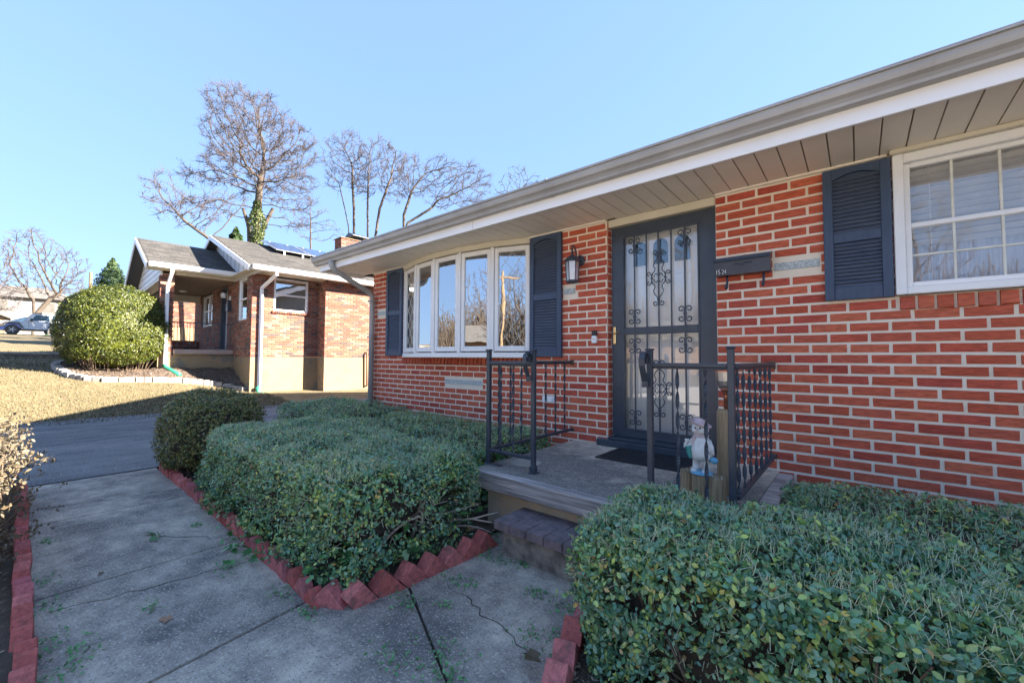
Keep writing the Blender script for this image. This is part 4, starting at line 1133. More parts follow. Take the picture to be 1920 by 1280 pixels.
fg.part('wire_handle', MB().tube([(fx + .055, fy - .02, fz + .10), (fx + .05, fy - .04, fz + .13), (fx + .02, fy - .055, fz + .135), (fx + .008, fy - .056, fz + .140), (fx + .006, fy - .056, fz + .132), (fx + .02, fy - .055, fz + .130)], .0022, 5), M['darkpaint'])
fg.part('base', MB().lathe((fx, fy, fz - .002), [(.062, 0), (.058, .012), (.03, .016)], 12), M['blueclay'])

# ---------------------------------------------------------------- brick edging runs
UE = worn(unit_block('brick', M['redbrick'], .03), 7, (.035, .035, .025), 4)
def edging(name, label, path, pitch, tilt, seed, drop=0, size=(.092, .060, .150), group='tilted red brick edgings'):
    """bricks half sunk along a path, every one leaning along the run like saw teeth"""
    r = random.Random(seed)
    t = Thing(name, (path[0][0], path[0][1], 0), label, 'brick edging', group)
    its = []
    seg = []
    for (a, b) in zip(path[:-1], path[1:]):
        seg.append((a, b, math.hypot(b[0] - a[0], b[1] - a[1])))
    tot = sum(s[2] for s in seg); d = pitch * .4
    while d < tot:
        q = d
        for a, b, L in seg:
            if q <= L: break
            q -= L
        x = a[0] + (b[0] - a[0]) * q / L; y = a[1] + (b[1] - a[1]) * q / L
        yaw = math.atan2(b[1] - a[1], b[0] - a[0]) + r.uniform(-.09, .09)
        ti = tilt + r.uniform(-.09, .09)
        its.append(((x + r.uniform(-.006, .006), y + r.uniform(-.006, .006), .018 - drop + r.uniform(-.008, .008)), (0, ti, yaw), size))
        d += pitch * r.uniform(.95, 1.06)
    t.pieces('brick', its, UE)
    return t
edging('brick_edging', 'tilted red bricks along the left side of the concrete walk', [(-5.62, .06), (-1.5, .05)], .118, -.72, 2)
edging('brick_edging', 'low tilted red bricks between the walk and the round bush', [(-5.66, 1.02), (-3.3, 1.0), (-2.02, .97)], .118, -.72, 3, .012)
edging('brick_edging', 'eight tilted red bricks curving from the hedge corner to the entry step', [(-2.02, 1.00), (-1.90, 1.07), (-1.86, 1.3), (-1.82, 2.02)], .135, -.72, 4, -.006, (.100, .088, .160))
edging('brick_edging', 'tilted red bricks tucked against the right front hedge', [(-.70, .86), (-.84, 1.25), (-.93, 1.52), (-.98, 1.84)], .135, -.75, 5, -.008, (.100, .085, .160))

# ---------------------------------------------------------------- hedges and bushes
shrub('hedge', 'large boxy dark green hedge between the walk and the entry step', 'hedge', (-3.16, 1.53, .30), (1.30, .545, .30), 7, 70000, .023, M['leaf_g'], 21,
      'clipped green hedges', stalks=17000, twigs=260, lumpy=.038, thin=.0, jitter=.65, depth=.10, stalk_len=(.008, .03), core=.80,
      holes=(((-1.93, 1.42, .30), .15), ((-1.90, 1.72, .34), .13), ((-1.95, 1.95, .16), .2), ((-2.05, 1.08, .26), .08), ((-1.95, 1.25, .12), .09)))
shrub('hedge', 'flat topped green hedge against the brick wall below the bow window', 'hedge', (-3.42, 2.84, .26), (1.20, .52, .26), 7, 30000, .024, M['leaf_g'], 22,
      'clipped green hedges', stalks=6000, twigs=160, lumpy=.028, depth=.09, stalk_len=(.008, .028))
shrub('hedge', 'farthest low hedge at the left corner of the brick house', 'hedge', (-5.72, 3.05, .26), (1.05, .60, .28), 6, 26000, .024, M['leaf_g'], 23,
      'clipped green hedges', stalks=3000, twigs=120, lumpy=.03, depth=.08, stalk_len=(.008, .028))
shrub('hedge', 'big glossy green hedge in the right foreground, in front of the porch', 'hedge', (-.245, 1.74, .285), (.655, .39, .30), 6, 54000, .023, M['leaf_g'], 24,
      'clipped green hedges', stalks=8000, twigs=260, lumpy=.035, depth=.11, single_leaves=300, jitter=.7, stalk_len=(.005, .028), core=.80)
shrub('hedge', 'green hedge against the right brick wall below the window', 'hedge', (.55, 2.72, .235), (.93, .55, .24), 7, 34000, .025, M['leaf_g'], 25,
      'clipped green hedges', stalks=6000, twigs=160, lumpy=.02, depth=.09, stalk_len=(.005, .026))
shrub('hedge', 'dark leafed hedge in the bottom right corner with a shaded gap behind it', 'hedge', (.93, 1.52, .255), (.62, .44, .262), 6, 30000, .023, M['leaf_g'], 26,
      'clipped green hedges', stalks=2200, twigs=120, lumpy=.025, depth=.10, jitter=.7, stalk_len=(.010, .035))
shrub('round_bush', 'small rounded bronze green boxwood by the end of the walk', 'bush', (-5.28, 1.36, .41), (.47, .47, .45), 2.35, 30000, .020, M['leaf_b'], 27,
      None, stalks=500, twigs=90, lumpy=.02, depth=.06, stalk_len=(.01, .02))
shrub('round_bush', 'large round golden green bush in front of the neighbouring porch', 'bush', (-15.72, 1.72, 1.90), (1.25, 1.18, 1.24), 2.12, 100000, .036, M['leaf_y'], 28,
      None, stalks=0, twigs=120, lumpy=.05, depth=.08, base_z=.70, ragged=.004, core_mat=M['leaf_y'], core=.86)
shrub('dry_shrub', 'pale yellow dried leaf shrub at the left edge of the walk', 'shrub', (-4.25, -.28, .36), (1.2, .34, .42), 3, 10000, .027, M['leaf_d'], 29,
      None, stalks=0, twigs=160, lumpy=.08, depth=.22, jitter=1.0, ragged=.03, core=.35)

# the bare woody trunk showing through the big hedge
wd = Thing('bare_shrub', (-2.2, 1.75, .02), 'bare twisted pale stems showing at the right end of the large hedge', 'shrub')
r_ = random.Random(5)
for i in range(14):
    x0, y0 = -2.28 + r_.uniform(-.1, .15), 1.55 + r_.uniform(-.25, .3)
    p_ = Vector((x0, y0, .03)); d_ = Vector((r_.uniform(.2, .8), r_.uniform(-.15, .5), 1.0)).normalized(); pts = [p_.copy()]
    for k in range(7):
        d_ = (d_ + Vector((r_.uniform(-.35, .5), r_.uniform(-.35, .35), r_.uniform(-.3, .15)))).normalized(); p_ = p_ + d_ * .075; pts.append(p_.copy())
    wd.part('branch', MB().tube(pts, [.013 - .0014 * k for k in range(8)], 6), mat('pale_bare_branch', (.42, .34, .27), (.26, .20, .16), 20, .85) if i == 0 else bpy.data.materials['pale_bare_branch'], smooth=True)

# ivy runners, clippings, dead leaves
IVY_V = np.array([(0, 0, 0), (-.5, .25, .03), (-.28, .45, .0), (-.45, .75, .04), (0, 1.05, -.04), (.45, .75, .04), (.28, .45, 0), (.5, .25, .03), (0, .4, -.03)], float)
IVY_F = np.array([(0, 8, 1), (1, 8, 2), (2, 8, 3), (3, 8, 4), (4, 8, 5), (5, 8, 6), (6, 8, 7), (7, 8, 0)])
def ivy(label, spots, seed, size=.045, spread=.10, n=26, z=.03):
    rng = np.random.default_rng(seed); P = []
    for (x, y, zz) in spots:
        k = rng.integers(int(n * .7), int(n * 1.3))
        P.append(np.stack([x + rng.normal(0, spread, k), y + rng.normal(0, spread * .8, k), zz + rng.uniform(0, z, k)], 1))
    P = np.concatenate(P); N = np.zeros_like(P); N[:, 2] = 1
    me = leaf_cloud('ivy', P - np.array([*spots[0][:2], 0]), N, size, M['ivy'], rng, .45, 1.0, (IVY_V, IVY_F))
    o = bpy.data.objects.new('ivy', me); COL.objects.link(o); o.location = (*spots[0][:2], 0)
    props(o, label, 'ivy', 'ivy patches', 'stuff')
ivy('ivy creeping out between the walk bricks and the large hedge', [(-3.9, 1.06, .05), (-3.55, 1.03, .05), (-3.2, 1.0, .04), (-2.95, .93, .03), (-4.4, 1.2, .06), (-5.0, 1.25, .05), (-2.75, .92, .02)], 1, .036, .09, 34, .07)
ivy('small green ivy sprig lying alone on the walk', [(-3.55, .62, .02)], 2, .04, .035, 7, .02)
ivy('variegated ivy trailing at the hedge corner above the red bricks', [(-2.05, 1.12, .08), (-1.98, 1.45, .10), (-2.0, 1.75, .12), (-2.15, 1.05, .06)], 3, .045, .07, 20, .16)
ivy('bright ivy climbing beside the porch base', [(-2.2, 2.2, .12), (-2.22, 2.3, .25), (-2.15, 2.12, .06), (-2.28, 2.4, .34)], 4, .045, .06, 22, .12)
def clippings(label, spots, seed, n=60, spread=.07):
    rng = np.random.default_rng(seed); P = []
    for (x, y, s) in spots:
        k = int(n * s * rng.uniform(.7, 1.3)); P.append(np.stack([x + rng.normal(0, spread * s, k), y + rng.normal(0, spread * s * .6, k), .016 + rng.uniform(0, .012, k)], 1))
    P = np.concatenate(P); N = np.zeros_like(P); N[:, 2] = 1
    me = leaf_cloud('clippings', P, N, .017, M['clip'], rng, .5)
    o = bpy.data.objects.new('clippings', me); COL.objects.link(o); props(o, label, 'leaf clippings', 'hedge clippings', 'stuff')
clippings('green hedge clippings scattered over the concrete walk', [(-1.72, 1.25, .8), (-1.62, 1.55, .7), (-1.66, 1.85, .8), (-1.5, 1.9, .5), (-1.28, 1.72, .6), (-1.05, 1.45, 1.2), (-1.02, 1.7, 1.1), (-1.32, 1.12, 1.0), (-1.45, .98, .9), (-1.22, 1.05, .7), (-2.25, .88, .7), (-2.6, .45, .5), (-2.75, .8, .7), (-3.3, .14, .9), (-2.95, .13, .8), (-2.6, .13, .9), (-2.3, .14, .9), (-4.0, .16, .6), (-3.6, .85, .5), (-2.0, .9, .6), (-1.55, 1.35, .4), (-2.4, .2, .8)], 6, 80)
clippings('green clippings on the soil between hedge and porch', [(-1.98, 1.8, 1.6), (-2.05, 2.0, 1.6), (-1.95, 1.55, 1.2), (-2.1, 1.65, 1.4), (-1.93, 1.3, .8), (-2.1, 2.1, 1.4)], 7, 160, .09)
rng = np.random.default_rng(12)
n = 900
P0_ = np.stack([rng.uniform(-5.6, .6, n), np.where(rng.random(n) < .5, rng.uniform(.07, .95, n), rng.uniform(.07, 1.9, n)), np.full(n, .016)], 1)
P0_ = P0_[(P0_[:, 1] < .95) | (P0_[:, 0] > -1.8)]
me = leaf_cloud('walk_litter', P0_, np.tile([0, 0, 1.], (len(P0_), 1)), .012, M['stalk'], rng, .3, .4)
o = bpy.data.objects.new('walk_litter', me); COL.objects.link(o); props(o, 'tiny dry bits and twigs strewn over the walk', 'litter', kind='stuff')
def dead_leaf(x, y, z, s, label, seed, pale=False):
    r = random.Random(seed); mbl = MB()
    pts = []
    for i in range(11):
        a = math.pi * 2 * i / 11; rad = s * (1 if i % 2 == 0 else .55) * r.uniform(.85, 1.1)
        pts.append((x + rad * math.cos(a), y + rad * .8 * math.sin(a), z + r.uniform(0, s * .35)))
    mbl.add(pts + [(x, y, z + s * .05)], [(i, (i + 1) % 11, 11) for i in range(11)])
    single('fallen_leaf', mbl, M['brownleaf'] if not pale else M['leaf_d'], label, 'leaf', 'fallen leaves')
dead_leaf(-2.02, 2.0, .05, .045, 'orange brown oak leaf on the soil at the porch corner', 1)
dead_leaf(-2.42, .47, .016, .035, 'brown curled leaf lying in the middle of the walk', 2)
dead_leaf(-3.2, .33, .016, .022, 'pale leaf on the left part of the walk', 3, True)
dead_leaf(-.98, 1.30, .06, .05, 'crumpled pale leaf leaning on the right edging bricks', 4, True)
dead_leaf(-2.25, 1.03, .10, .035, 'rust brown leaf stuck behind the hedge corner bricks', 5)
dead_leaf(-5.35, 1.10, .05, .04, 'brown leaf under the small round boxwood', 6)
dead_leaf(-.80, 1.37, .40, .028, 'dry pinkish leaf caught in the front hedge', 7)

# hairline cracks with dirt in the walk
r = random.Random(14)
for k, (xa, ya, xb, yb2) in enumerate([(-4.9, .08, -4.7, .97), (-3.75, .5, -3.15, .96), (-2.9, .1, -2.75, .92), (-2.05, .3, -1.1, .62), (-1.7, 1.5, -1.0, 1.35), (-5.3, .3, -5.25, .97)]):
    c_ = MB(); n = 14; L = []
    for i in range(n + 1):
        f = i / n; L.append((xa + (xb - xa) * f + r.uniform(-.02, .02), ya + (yb2 - ya) * f + r.uniform(-.02, .02)))
    dx, dy = (yb2 - ya), -(xb - xa); q = math.hypot(dx, dy); dx /= q; dy /= q
    vs = []
    for i, (x, y) in enumerate(L):
        w = .0028 * (.3 + math.sin(math.pi * i / n)) * r.uniform(.5, 1.3); vs += [(x - dx * w, y - dy * w, .0136), (x + dx * w, y + dy * w, .0136)]
    c_.add(vs, [(2 * i, 2 * i + 1, 2 * i + 3, 2 * i + 2) for i in range(n)])
    struct('crack', c_, M['soil'], parent=wb)

# soil chips in the beds
rng = np.random.default_rng(31); n = 9000
X = rng.uniform(-5.6, -1.8, n); Y = rng.uniform(1.04, 3.3, n)
X2 = rng.uniform(-5.6, -2.2, 5000); Y2 = rng.uniform(-1.2, .0, 5000)
X3 = rng.uniform(-.86, .3, 2500); Y3 = rng.uniform(.8, 1.5, 2500)
P_ = np.concatenate([np.stack([X, Y], 1), np.stack([X2, Y2], 1), np.stack([X3, Y3], 1)])
P_ = np.concatenate([P_, np.full((len(P_), 1), .045)], 1)
me = leaf_cloud('bed_litter', P_, np.tile([0, 0, 1.], (len(P_), 1)), .022, M['chip'], rng, .5, .6)
o = bpy.data.objects.new('bed_litter', me); COL.objects.link(o); props(o, 'dark bark bits and old leaves covering the planting beds', 'mulch', kind='stuff')

# ---------------------------------------------------------------- the neighbouring house (own frame turned 2.5 degrees)
TH = math.radians(-2.5)
NB = Thing('brick_house', (-16.5, 4.0, .3), 'neighbouring mottled brick house with grey gabled roofs and a side porch', 'house', rot=TH)
def w2l(x, y):
    c, s = math.cos(-TH), math.sin(-TH); return (c * x - s * y, s * x + c * y)
def l2w(x, y):
    c, s = math.cos(TH), math.sin(TH); return (c * x - s * y, s * x + c * y)
XW, XB, YF, YB, XL = -13.47, -12.98, 3.67, 5.55, -20.9
ZB, ZT = 1.20, 3.60
wm = MB()
wm.box(XW - .25, XW - .011, YF + .25, 4.24, ZB, ZT).box(XW - .25, XW - .011, 5.22, YB, ZB, ZT).box(XW - .25, XW - .011, 4.24, 5.22, ZB, 2.57)
wm.box(XW - .25, XB - .011, YB + .011, 12.0, ZB, ZT)
for a, b, z0, z1 in ((XW - .011, -13.96, ZB, ZT), (-13.96, -14.84, ZB, 2.30), (-14.84, -16.02, ZB, ZT), (-16.90, -18.05, ZB, ZT), (-18.05, -19.75, ZB, 2.33), (-19.75, XL, ZB, ZT), (-16.02, -16.9, ZB, 1.45)):
    wm.box(b, a, YF + .011, YF + .249, z0, z1)
nwall = NB.part('wall', wm, M['nmortar'])
NB.part('side_wall', MB().box(XL - .2, XL - .001, YF + .3, 12, 0, ZT).box(XL, XB, 12.001, 12.2, 0, ZT), M['farbrick'])
items = []
for (u, z, du, dz) in brick_rows(YF, YB, ZB, ZT, .0687, .205, 0, ZB + .001, .011, [(4.24, 5.22, 2.57, 3.62)]):
    items.append(((XW - .014, u, z), (0, 0, math.pi / 2), (du, .03, dz)))
for (u, z, du, dz) in brick_rows(YB, 8.4, ZB, ZT, .0687, .205, .1, ZB + .001, .011):
    items.append(((XB - .014, u, z), (0, 0, math.pi / 2), (du, .03, dz)))
for (u, z, du, dz) in brick_rows(XW, XB, ZB, ZT, .0687, .205, 0, ZB + .001, .011):
    items.append(((u, YB + .014, z), (0, 0, 0), (du, .03, dz)))
for (u, z, du, dz) in brick_rows(XL, XW, ZB, ZT, .0687, .205, 0, ZB + .001, .011, [(-14.84, -13.96, 2.30, 3.7), (-16.90, -16.02, 1.3, 3.52), (-19.75, -18.05, 2.33, 3.50)]):
    items.append(((u, YF + .014, z), (0, 0, 0), (du, .03, dz)))
NB.pieces('brick', items, UN, nwall)
sb = []
y = 4.20
while y < 5.26: sb.append(((XW + .012, y + .03, 2.535), (0, math.radians(6), math.pi / 2), (.058, .07, .065))); y += .067
NB.pieces('sill_brick', sb, UN, nwall, limit=40)
NB.part('foundation', MB().box(XW - .3, XW - .001, YF + .001, YB, -.2, ZB - .002).box(XW - .3, XB - .001, YB + .001, 12.0, -.2, ZB - .002).box(XL, XW - .301, YF + .001, YF + .3, -.2, ZB - .002), M['ncream'])
# windows
def nwin(x0, x1, y0, y1, z0, z1, axis, label=None):
    """axis 0: faces +x at plane x1; axis 1: faces -y at plane y0"""
    b = .05
    f = MB(); zm = (z0 + z1) / 2
    if axis == 0:
        for s in ((y0, y0 + b, z0, z1), (y1 - b, y1, z0, z1), (y0 + b, y1 - b, z0, z0 + b), (y0 + b, y1 - b, z1 - b, z1), (y0 + b, y1 - b, zm - .02, zm + .02)): f.bbox(x0, x1, s[0], s[1], s[2], s[3], .004)
        o = NB.part('window', f, M['white'], label=label)
        NB.part('pane', MB().box(x1 - .045, x1 - .04, y0 + b, y1 - b, z0 + b, z1 - b), M['glass'], o)
        bl = MB(); z = z0 + .06
        while z < z1 - .06: bl.obox((x1 - .075, (y0 + y1) / 2, z), (.03, y1 - y0 - .1, .003), Matrix.Rotation(.6, 3, 'Y')); z += .036
        NB.part('blind', bl, M['blind'], o)
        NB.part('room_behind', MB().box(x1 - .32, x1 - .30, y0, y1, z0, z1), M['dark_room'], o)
    else:
        for s in ((x0, x0 + b, z0, z1), (x1 - b, x1, z0, z1), (x0 + b, x1 - b, z0, z0 + b), (x0 + b, x1 - b, z1 - b, z1), (x0 + b, x1 - b, zm - .02, zm + .02)): f.bbox(s[0], s[1], y0, y1, s[2], s[3], .004)
        if x1 - x0 > 1.2: f.bbox((x0 + x1) / 2 - .04, (x0 + x1) / 2 + .04, y0 + .002, y1, z0 + b, z1 - b, .004)
        o = NB.part('window', f, M['white'], label=label)
        NB.part('pane', MB().box(x0 + b, x1 - b, y0 + .04, y0 + .045, z0 + b, z1 - b), M['glass'], o)
        NB.part('curtain', MB().box(x0 + b, x1 - b, y0 + .12, y0 + .122, z0 + b, z1 - b), M['curtain'], o)
nwin(XW - .12, XW - .01, 4.245, 5.215, 2.575, 3.56, 0, 'white framed window with closed blinds on the sunlit side')
nwin(-14.83, -13.97, YF + .03, YF + .12, 2.31, 3.58, 1)
nwin(-19.74, -18.06, YF + .07, YF + .16, 2.34, 3.49, 1)
nd = NB.part('front_door', MB().bbox(-16.88, -16.06, YF + .16, YF + .20, 1.47, 3.46, .006).bbox(-16.75, -16.2, YF + .150, YF + .1595, 2.4, 3.25, .01), M['doorwhite'], label='white front door behind a dark storm frame')
NB.part('door_frame', MB().box(-16.90, -16.86, YF + .02, YF + .15, 1.45, 3.51).box(-16.06, -16.02, YF + .02, YF + .15, 1.45, 3.51).box(-16.86, -16.06, YF + .02, YF + .15, 3.46, 3.51), M['doorframe'])
# main roof: ridge along y
RX, RZ, SL = -17.1, 5.37, .377
EX = -12.62; EXL = RX - (EX - RX)
ez = RZ - SL * (EX - RX)
NB.part('roof', MB().prism([(EX, ez - .12), (RX, RZ - .10), (EXL, ez - .12), (EXL, ez - .02), (RX, RZ - .015), (EX, ez - .02)], 1, 3.36, 12.4), M['roofdark'])
USH = unit_block('shingle', M['shingle'], .04)
def shingle_items(ex, ez_, rx, rz, y0, y1, sign, expo=.14, tab=.30, seed=1):
    r = random.Random(seed); out = []
    L = math.hypot(rx - ex, rz - ez_); ang = math.atan2(rz - ez_, abs(rx - ex)); n = int(L / expo)
    for i in range(n):
        d = (i + .5) * expo; x = ex + (rx - ex) * d / L; z = ez_ + (rz - ez_) * d / L
        y = y0 + (.15 if i % 2 else 0) - .1
        while y < y1:
            w = tab * r.uniform(.8, 1.15); a, b = max(y, y0), min(y + w, y1)
            if b - a > .03:
                out.append(((x, (a + b) / 2, z + .012 + r.uniform(0, .003)), (0, sign * (ang - .035), 0), (expo + .03, b - a - .006, .007)))
            y += w
    return out
nroof = bpy.data.objects.new('shingles_bed', None)
sh = shingle_items(EX, ez - .02, RX, RZ - .015, 3.36, 12.4, 1, seed=2)
mroof = [o for o in NB.o.children if o.name.startswith('roof')][0]
NB.pieces('shingle', sh, USH, mroof)
bpy.data.objects.remove(nroof)
NB.part('gutter', MB().prism([(EX, ez - .13), (EX + .09, ez - .11), (EX + .12, ez - .03), (EX + .12, ez + .01), (EX + .10, ez + .01), (EX + .02, ez - .01), (EX, ez - .01)], 1, 3.42, 12.4), M['white'])
NB.part('soffit', MB().box(XW - .02, EX, YF, 12.3, ZT + .002, ZT + .02).box(EX - .02, EX, 3.37, 12.35, ZT + .021, ez - .121).box(XL, EX - .02, 3.42, YF + .25, ZT + .022, ZT + .035), M['cream'])
# front gable: bargeboards, panelled face, soffit return
gy = YF - .02
gf = MB().prism([(EX - .1, ZT + .02), (EX - .1, ez - .13), (RX, RZ - .11), (EXL + .1, ez - .13), (EXL + .1, ZT + .02)], 1, gy, gy + .04)
NB.part('gable_face', gf, M['white'])
bars = MB()
for i in range(9):
    x = RX + .5 + i * .46; zt_ = RZ - SL * (x - RX) - .14
    bars.obox((x, gy - .004, (ZT + zt_) / 2), (.014, .006, max(.05, zt_ - ZT - .02)), Matrix.Identity(3))
    x = RX - .5 - i * .46
    bars.obox((x, gy - .004, (ZT + zt_) / 2), (.014, .006, max(.05, zt_ - ZT - .02)), Matrix.Identity(3))
NB.part('panel_joint', bars, M['trim'])
def rake(xa, za, xb, zb_, y0, y1, name='bargeboard', m=None, wdt=.15):
    d = Vector((xb - xa, 0, zb_ - za)); L = d.length; ang = -math.atan2(zb_ - za, xb - xa)
    return MB().obox(((xa + xb) / 2, (y0 + y1) / 2, (za + zb_) / 2 - wdt / 2), (L, abs(y1 - y0), wdt), Matrix.Rotation(ang, 3, 'Y'))
NB.part('bargeboard', rake(EX + .02, ez - .02, RX, RZ - .02, 3.33, 3.358), M['white'])
NB.part('bargeboard', rake(EXL - .02, ez - .02, RX, RZ - .02, 3.33, 3.358), M['white'])
# porch roof
PX, PZ, PE = -17.6, 4.98, -14.82
pz = 3.77; PL = PX - (PE - PX)
PY0 = 1.52
NB.part('porch_roof', MB().prism([(PE, pz - .12), (PX, PZ - .1), (PL, pz - .12), (PL, pz - .02), (PX, PZ - .015), (PE, pz - .02)], 1, PY0, 3.64), M['roofdark'])
proof = [o for o in NB.o.children if o.name.startswith('porch_roof')][0]
NB.pieces('shingle', shingle_items(PE, pz - .02, PX, PZ - .015, PY0, 3.64, 1, seed=3) , USH, proof)
NB.pieces('shingle', shingle_items(PL, pz - .02, PX, PZ - .015, PY0, 3.64, -1, seed=4), USH, proof, limit=0)
NB.part('gutter', MB().prism([(PE, pz - .13), (PE + .09, pz - .11), (PE + .12, pz - .03), (PE + .12, pz + .01), (PE + .10, pz + .01), (PE + .02, pz - .01), (PE, pz - .01)], 1, PY0 + .03, YF - .08), M['white'], label='white gutter on the porch roof')
NB.part('bargeboard', rake(PE + .02, pz - .02, PX, PZ - .02, PY0 - .03, PY0 - .002), M['white'])
NB.part('bargeboard', rake(PL - .02, pz - .02, PX, PZ - .02, PY0 - .03, PY0 - .002), M['white'])
NB.part('porch_gable', MB().prism([(-15.2, 3.50), (-15.2, pz - .14 + .16), (PX, PZ - .12), (-20.1, pz - .14 + .16), (-20.1, 3.50)], 1, 1.86, 1.90), M['white'])
bars = MB()
for z in (3.62, 3.80, 3.98, 4.16, 4.34, 4.52, 4.70):
    xw = (PZ - .14 - z) / .45; bars.box(PX - min(xw, 2.4), PX + min(xw, 2.35), 1.853, 1.859, z, z + .012)
NB.part('board_joint', bars, M['trim'])
NB.part('porch_soffit', MB().box(-15.2, PE, PY0, YF - .05, 3.628, 3.645).box(PE - .02, PE, PY0, YF - .05, 3.646, pz - .121), M['cream'])
NB.part('porch_beam', MB().box(-15.45, -15.2, 2.19, YF - .001, 3.56, 3.626).box(-20.15, -15.46, 1.87, 2.15, 3.40, 3.499).box(-20.15, -19.95, 2.151, YF - .001, 3.30, 3.55), M['cream'])
NB.part('porch_ceiling', MB().box(-20.0, -15.2, 1.91, YF - .001, 3.555, 3.575), M['porchceil'])
NB.part('porch_ceiling_light', MB().lathe((-18.6, 2.9, 3.50), [(.08, 0), (.12, .03), (.12, .05)], 16), M['white'])
for (x0, x1) in ((-15.53, -15.21), (-20.2, -19.9)):
    o = NB.part('post_core', MB().box(x0 + .012, x1 - .012, 1.872, 2.168, ZB, 3.56 if x0 > -16 else 3.30), M['nmortar'])
    its = []
    for (u, z, du, dz) in brick_rows(1.86, 2.18, ZB, 3.55 if x0 > -16 else 3.30, .0687, .205, 1.86, ZB + .001, .011): its.append(((x1 - .013, u, z), (0, 0, math.pi / 2), (du, .028, dz)))
    for (u, z, du, dz) in brick_rows(x0, x1, ZB, 3.55 if x0 > -16 else 3.30, .0687, .205, x0, ZB + .001, .011): its.append(((u, 1.873, z), (0, 0, 0), (du, .028, dz)))
    NB.pieces('brick', its, UN, o, limit=110)
NB.part('porch_slab', MB().bbox(-20.2, -15.14, 2.20, YF - .002, 1.27, 1.41, .015), M['slab'])
NB.part('porch_foundation', MB().box(-20.15, -15.21, 1.86, YF + .0, .2, 1.198).box(-20.15, -15.22, 2.19, YF + .0, 1.199, 1.268), M['ncream'])
its = []
for (u, z, du, dz) in brick_rows(2.2, YF, 1.41, 1.81, .0687, .205, 0, 1.412, .011): its.append(((-19.98, u, z), (0, 0, math.pi / 2), (du, .03, dz)))
pw = NB.part('parapet', MB().box(-20.2, -19.995, 2.2, YF, 1.411, 1.81), M['nmortar'])
NB.pieces('brick', its, UN, pw, limit=60)
# chimney
ch = NB.part('chimney', MB().box(-17.55, -16.96, 7.86, 9.10, 4.4, 6.20), M['nmortar'])
its = []
for (u, z, du, dz) in brick_rows(7.85, 9.11, 5.2, 6.24, .0687, .205, 7.85, 5.201, .011): its.append(((-16.962, u, z), (0, 0, math.pi / 2), (du, .03, dz)))
for (u, z, du, dz) in brick_rows(-17.56, -16.95, 5.2, 6.24, .0687, .205, -17.56, 5.201, .011): its.append(((u, 7.862, z), (0, 0, 0), (du, .03, dz)))
NB.pieces('brick', its, UN, ch)
NB.part('crown', MB().bbox(-17.60, -16.91, 7.81, 9.15, 6.2405, 6.275, .006), M['farbrick'], ch)
NB.part('flue_cap', MB().box(-17.45, -17.05, 8.55, 8.95, 6.276, 6.36).prism([(-17.65, 6.46), (-17.25, 6.62), (-16.85, 6.46), (-16.85, 6.425), (-17.65, 6.425)], 1, 8.30, 9.25).box(-17.40, -17.10, 8.6, 8.9, 6.361, 6.424), M['darkmetal'], ch)
# downspouts
NB.part('downspout', MB().tube([(EX + .04, 4.02, ez - .10), (EX + .03, 4.02, 3.50), (XW + .07, 3.90, 3.20), (XW + .065, 3.90, 3.12), (XW + .065, 3.90, .30)], .05, 4), M['white'])
NB.part('downspout', MB().tube([(PE + .04, 2.05, pz - .10), (PE + .04, 2.05, 3.55), (-15.12, 2.02, 3.25), (-15.13, 2.01, 3.15), (-15.13, 2.01, .92)], .05, 4), M['white'], label='white downspout on the porch post')
NB.part('side_pipe', MB().tube([(XB + .0, 6.93, 1.36), (XB + .08, 6.93, 1.36), (XB + .08, 6.95, .25), (XB + .0, 6.95, .25)], .028, 8), M['rust'], smooth=True)
gp1 = MB().tube([(XW + .07, 3.86, .34), (XW + .09, 3.86, .20), (XW + .16, 4.0, .12), (XW + .26, 4.4, .10), (XW + .30, 6.6, .05)], .062, 10)
NB.part('green_drain_pipe', gp1, M['greenplastic'], smooth=True)
NB.part('green_drain_pipe', MB().tube([(-15.12, 2.0, .95), (-15.03, 2.03, .88), (-14.80, 2.17, .76), (-14.62, 2.28, .68)], .062, 10), M['greenplastic'], smooth=True, label='short green spout lying on the mulch')
NB.part('number_plate', MB().box(-15.82, -15.62, YF - .015, YF - .002, 3.02, 3.16), M['white'])
# porch railing: thin black iron along the open side
nr = Thing('porch_railing', (-15.2, 2.9, 1.41), 'thin black railing along the open side of the neighbouring porch', 'railing', rot=TH)
nr.part('top_rail', MB().box(-15.215, -15.185, 2.19, YF - .005, 2.185, 2.21), M['iron']); nr.part('bottom_rail', MB().box(-15.21, -15.19, 2.19, YF - .005, 1.50, 1.515), M['iron'])
for i in range(10): nr.part('baluster', MB().box(-15.207, -15.193, 2.27 + i * .145, 2.284 + i * .145, 1.515, 2.185), M['iron'])
nr2 = Thing('porch_railing', (-20.1, 2.9, 1.81), 'thin black railing on the low brick wall at the far side of the porch', 'railing', rot=TH)
nr2.part('top_rail', MB().box(-20.11, -20.08, 2.19, YF - .005, 2.50, 2.525), M['iron'])
for i in range(7): nr2.part('baluster', MB().box(-20.10, -20.085, 2.3 + i * .2, 2.315 + i * .2, 1.81, 2.50), M['iron'])
nm = Thing('mailbox', (-15.7, YF, 2.7), 'small dark wall mailbox beside the neighbouring front door', 'mailbox', rot=TH)
nm.part('box', MB().prism([(YF - .002, 2.66), (YF - .10, 2.66), (YF - .10, 2.92), (YF - .002, 2.98)], 0, -15.80, -15.58), M['darkmetal'])
nm.part('lid', MB().bbox(-15.81, -15.57, YF - .115, YF - .002, 2.981, 2.995, .003), M['darkmetal'])
nl = Thing('wall_lantern', (-15.95, YF, 3.2), 'small black lantern with white glass beside the neighbouring front door', 'lantern', rot=TH)
